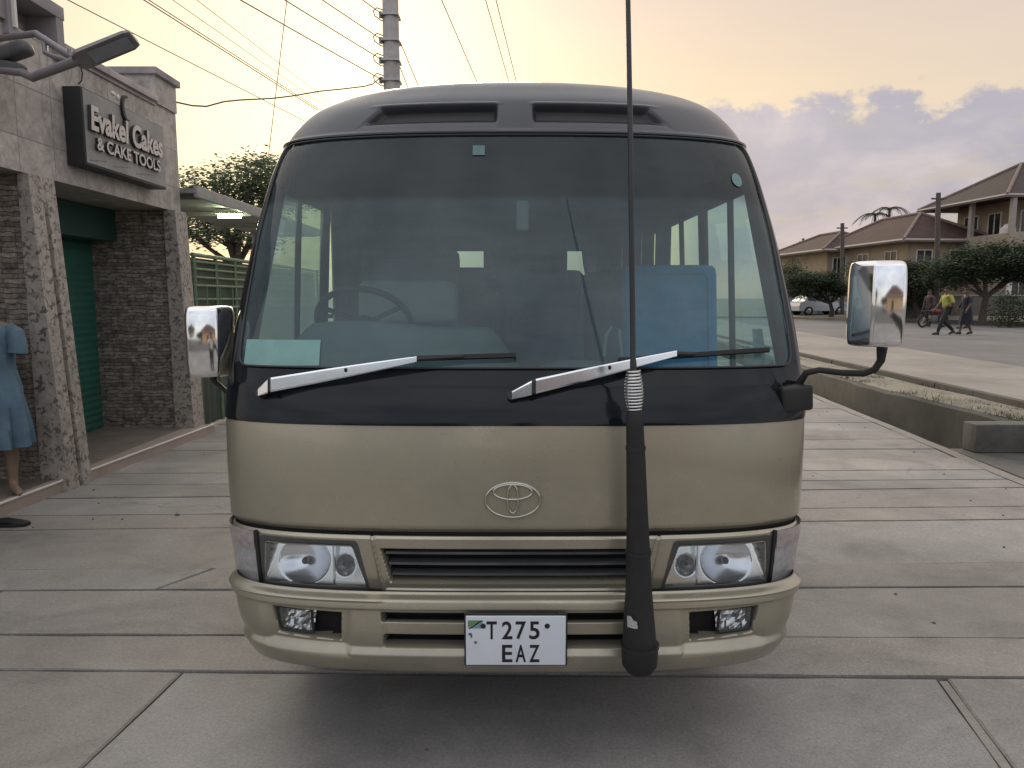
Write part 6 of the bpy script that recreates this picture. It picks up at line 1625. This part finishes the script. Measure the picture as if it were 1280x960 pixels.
# ================================================================== PEOPLE
M_HAIR = mat('hair_black', (.010, .009, .008), rough=.8)
M_SK = mat('skin_brown', (.105, .058, .038), rough=.55, var=.12)
def person(label, loc, face, shirt, trous, stride=1.0, skirt=None, scale=1.0, arms=None, name='person', long_sleeve=False, mirror=1):
    """standing or walking figure; local +x is forward"""
    T = thing(name, label, 'person', loc)
    ca, sa = math.cos(face), math.sin(face)
    def W(p): return Vector((loc[0] + (ca * p[0] - sa * p[1]) * scale, loc[1] + (sa * p[0] + ca * p[1]) * scale, loc[2] + p[2] * scale))
    J, E, Rr = [], [], []
    def add(p, r, par=None):
        J.append(Vector(p) * scale); Rr.append(r * scale if not isinstance(r, tuple) else tuple(x * scale for x in r))
        if par is not None: E.append((par, len(J) - 1))
        return len(J) - 1
    pel = add((0, 0, .95), (.10, .145)); ab = add((.01, 0, 1.12), (.095, .13), pel); ch = add((.02, 0, 1.32), (.11, .165), ab); ub_ = add((.0, 0, 1.43), (.075, .10), ch)
    nk = add((.015, 0, 1.50), .055, ub_); hd = add((.03, 0, 1.60), (.088, .074), nk); tp = add((.025, 0, 1.69), (.078, .066), hd); add((.022, 0, 1.73), .045, tp)
    add((.118, 0, 1.605), .016, hd)
    for s in (-1, 1): add((.02, s * .080, 1.61), .016, hd)
    legs = []
    s = stride
    for sd, kn, an, to in ((mirror, (.20 * s, .50), (.33 * s, .085), (.50 * s + .12 * (1 - s), .035)), (-mirror, (.02 * s, .50), (-.36 * s, .14 + (1 - s) * -.05), (-.22 * s + .15 * (1 - s), .03))):
        h = add((0, sd * .09, .90), .092, pel); k = add((kn[0], sd * .095, kn[1]), .062, h); c = add((lerp(kn[0], an[0], .35), sd * .095, lerp(kn[1], an[1], .3)), .058, k); a = add((an[0], sd * .095, an[1]), .040, c); add((to[0], sd * .10, to[1]), .034, a)
        legs.append((h, k, c, a))
    AR = []
    for sd, sw in ((1, -1), (-1, 1)):
        sw *= mirror
        sh = add((0, sd * .185, 1.42), .058, ub_)
        ad_ = arms[0 if sd > 0 else 1] if arms else ((.0 + sw * .10 * s, sd * .235, 1.15), (.06 + sw * .22 * s, sd * .235, .93))
        el = add(ad_[0], .044, sh); wr = add(ad_[1], .030, el)
        d = (Vector(ad_[1]) - Vector(ad_[0])).normalized(); hn = add(Vector(ad_[1]) + d * .07, (.018, .038), wr); AR.append((sh, el, wr, hn, d, sd))
    vs, fs = skin_body(J, E, Rr)
    mb = MB(); mb.add([W(v / scale) for v in vs], fs, True)
    for sh, el, wr, hn, d, sd in AR:      # fingers and thumb, slightly curled
        base = J[hn] / scale; side = d.cross(Vector((0, sd, .01))).normalized()
        for k, L in enumerate((.075, .085, .08, .06)):
            o = side * (.030 - .020 * k); p0 = base + o + d * .01; mb.tube([W(p0), W(p0 + d * L * .55), W(p0 + d * L * .9 - Vector((0, sd, 0)) * .025)], [.009, .008, .006], 6)
        p0 = base + side * .034 - d * .05; mb.tube([W(p0), W(p0 + side * .025 + d * .03), W(p0 + side * .03 + d * .06)], [.011, .010, .007], 6)
    part(mb, 'body', M_SK, T)
    # eyes and mouth
    mb = MB()
    for sgn in (-1, 1): mb.ellipsoid(W((.108, sgn * .032, 1.625)), (.008 * scale,) * 3, 6, 5)
    part(mb, 'eyes', M_HAIR, T)
    # clothes follow the body
    def cloth(name, ids, grow, m):
        idx = {j: i for i, j in enumerate(ids)}; ee = [(idx[a], idx[b]) for a, b in E if a in idx and b in idx]
        rr = [tuple(x + grow * scale for x in Rr[j]) if isinstance(Rr[j], tuple) else Rr[j] + grow * scale for j in ids]
        v, f_ = skin_body([J[j] for j in ids], ee, rr); return part(MB().add([W(p / scale) for p in v], f_, True), name, m, T)
    sl = [pel, ab, ch, ub_] + [x for a in AR for x in (a[0], a[1])] + ([a[2] for a in AR] if long_sleeve else [])
    cloth('shirt', sl, .020, shirt)
    if skirt:
        mb = MB(); P = []
        for z, rx, ry in ((skirt, .24, .23), (.62, .21, .215), (.85, .165, .195), (1.0, .13, .175), (1.10, .118, .155)):
            P.append([W(((rx + .012 * math.sin(8 * a)) * math.cos(a), (ry + .012 * math.sin(8 * a)) * math.sin(a), z)) for a in np.linspace(0, 2 * math.pi, 49)])
        mb.grid(P); part(mb, 'skirt', trous, T)
    else: cloth('trousers', [pel] + [x for l in legs for x in l], .016, trous)
    mb = MB()
    mb.ellipsoid(W((.010, 0, 1.675)), (.098 * scale, .088 * scale, .085 * scale), 14, 9); part(mb, 'hair', M_HAIR, T)
    for l, to in ((legs[0], 0), (legs[1], 1)):
        a = J[l[3]] / scale; t = J[l[3] + 1] / scale; mb = MB(); mb.tube([W(a + Vector((-.05, 0, -.03))), W(a.lerp(t, .5) + Vector((0, 0, .0))), W(t + Vector((.02, 0, 0)))], [.045 * scale, .047 * scale, .030 * scale], 8); part(mb, 'shoe', M_RUB, T)
    return T
gz = .298
q = at(1181, 418, Y=26.3)
person('person in a bright yellow top and dark trousers striding left across the road', (q.x, 26.3, gz), R(180), mat('shirt_yellow', (.40, .38, .10), rough=.8, var=.12), mat('trousers_dark', (.010, .011, .012), rough=.8), 1.0, scale=1.0)
q = at(1206, 418, Y=26.6)
person('person in dark blue clothes and a long skirt beside the yellow-topped walker', (q.x, 26.6, gz), R(185), mat('top_navy', (.022, .024, .036), rough=.8), mat('skirt_navy', (.012, .014, .024), rough=.85), .45, skirt=.42, scale=.97, mirror=-1)
q = at(1214, 405, Y=31)
person('person in a dark jacket walking behind the pair, half hidden by them', (q.x, 31.5, gz), R(170), mat('jacket_dark', (.022, .024, .04), rough=.85), mat('trousers_grey', (.03, .03, .035), rough=.85), .5, scale=.98, long_sleeve=True)
q = at(1165, 402, Y=33.5)
person('person in dull brown clothes standing by the motorcycle under the tree', (q.x, 33.8, gz), R(200), mat('top_brown', (.07, .05, .045), rough=.85), mat('trousers_brown', (.04, .033, .03), rough=.85), .1, scale=.98, long_sleeve=True)
# motorcycle parked at the far kerb
q = at(1166, 404, Y=33)
MC = thing('motorcycle', 'small dark motorcycle parked at the far edge of the road behind the walkers', 'motorcycle', (q.x, 33, gz)); fm = frame(q.x, 33, R(20))
for x in (-.62, .62):
    w = part(MB().tube([fm(x + .27 * math.cos(a), 0, gz + .31 + .27 * math.sin(a)) for a in np.linspace(0, 2 * math.pi, 28, endpoint=False)], .045, 8, closed=True), 'wheel', M_RUB, MC)
    mb = MB()
    for k in range(6): a = k * math.pi / 6; mb.tube([fm(x - .25 * math.cos(a), 0, gz + .31 - .25 * math.sin(a)), fm(x + .25 * math.cos(a), 0, gz + .31 + .25 * math.sin(a))], .008, 4)
    mb.build('spokes', mat('rim_silver', None), w)
mb = MB(); mb.tube([fm(.62, .06, gz + .31), fm(.45, .06, gz + .75), fm(.38, 0, gz + .95)], .022, 6); mb.tube([fm(-.62, .08, gz + .31), fm(-.2, .08, gz + .35), fm(.15, .05, gz + .35), fm(.42, 0, gz + .8)], .022, 6); part(mb, 'frame', M_BLACKP, MC)
mb = MB(); mb.ellipsoid(fm(.12, 0, gz + .72), (.27, .14, .13), 12, 8); part(mb, 'fuel_tank', mat('tank_red', (.12, .02, .02), rough=.3), MC)
mb = MB(); mb.box(fm(-.36, 0, gz + .73), (.62, .22, .09), Euler((0, 0, R(20))).to_matrix(), 0, .03); part(mb, 'seat', M_RUB, MC)
mb = MB(); mb.box(fm(0, 0, gz + .40), (.34, .22, .28), Euler((0, 0, R(20))).to_matrix(), 0, .04); part(mb, 'engine', mat('engine_grey', (.15, .15, .15), rough=.4, metal=.6), MC)
mb = MB(); mb.tube([fm(.30, -.36, gz + 1.02), fm(.38, 0, gz + .98), fm(.30, .36, gz + 1.02)], .015, 6); part(mb, 'handlebar', M_BLACKP, MC)
mb = MB(); mb.ellipsoid(fm(.50, 0, gz + .86), (.09, .09, .09), 10, 7); part(mb, 'headlight', M_CHROME, MC)

# ================================================================== BEHIND THE CAMERA (seen mirrored in the chrome and the black panel)
person('person in a white shirt taking the picture, mirrored in the chrome wing mirror', (.10, -.42, 0), R(90), mat('shirt_white', (.72, .72, .76), rough=.8, var=.05), mat('trousers_dark', None), .05,
       arms=(((-.0 + .12, .26, 1.22), (.24, .14, 1.44)), ((.12, -.26, 1.22), (.24, -.02, 1.44))), scale=1.0)
H3 = thing('house', 'brown roofed house behind the camera, mirrored in the chrome wing mirror', 'house', (8, -26, 0)); f = frame(3.0, -30, R(0))
mb = MB(); quads(mb, f, 0, 11, 0, 8, 0, 3.4); part(mb, 'wall', M_WALL, H3); hip(H3, f, 11, 8, 3.4, 6.2, .8)
mb = MB(); quads(mb, f, 3, 4.2, 8.002, 8.03, .1, 2.3); part(mb, 'door', M_PANE, H3)
for k, (x, y, s, lab) in enumerate(((-3.2, -13, 1.0, 'round dark tree behind the camera, mirrored as a dome in the black panel'), (1.4, -22, .8, 'slim dark tree behind the camera, mirrored in the black panel'), (-9, -20, 1.3, 'large dark tree behind the camera on the shop side'))):
    tree('street_tree', lab, (x, y, 0), [((x, y, 2.6 * s), (1.9 * s, 1.8 * s, 1.1 * s)), ((x + .8 * s, y, 3.1 * s), (1.1 * s, 1.2 * s, .9 * s)), ((x - .9 * s, y, 2.9 * s), (1.1 * s, 1.2 * s, .8 * s))], 5000, .2, M_LEAF, .16, seed=30 + k)
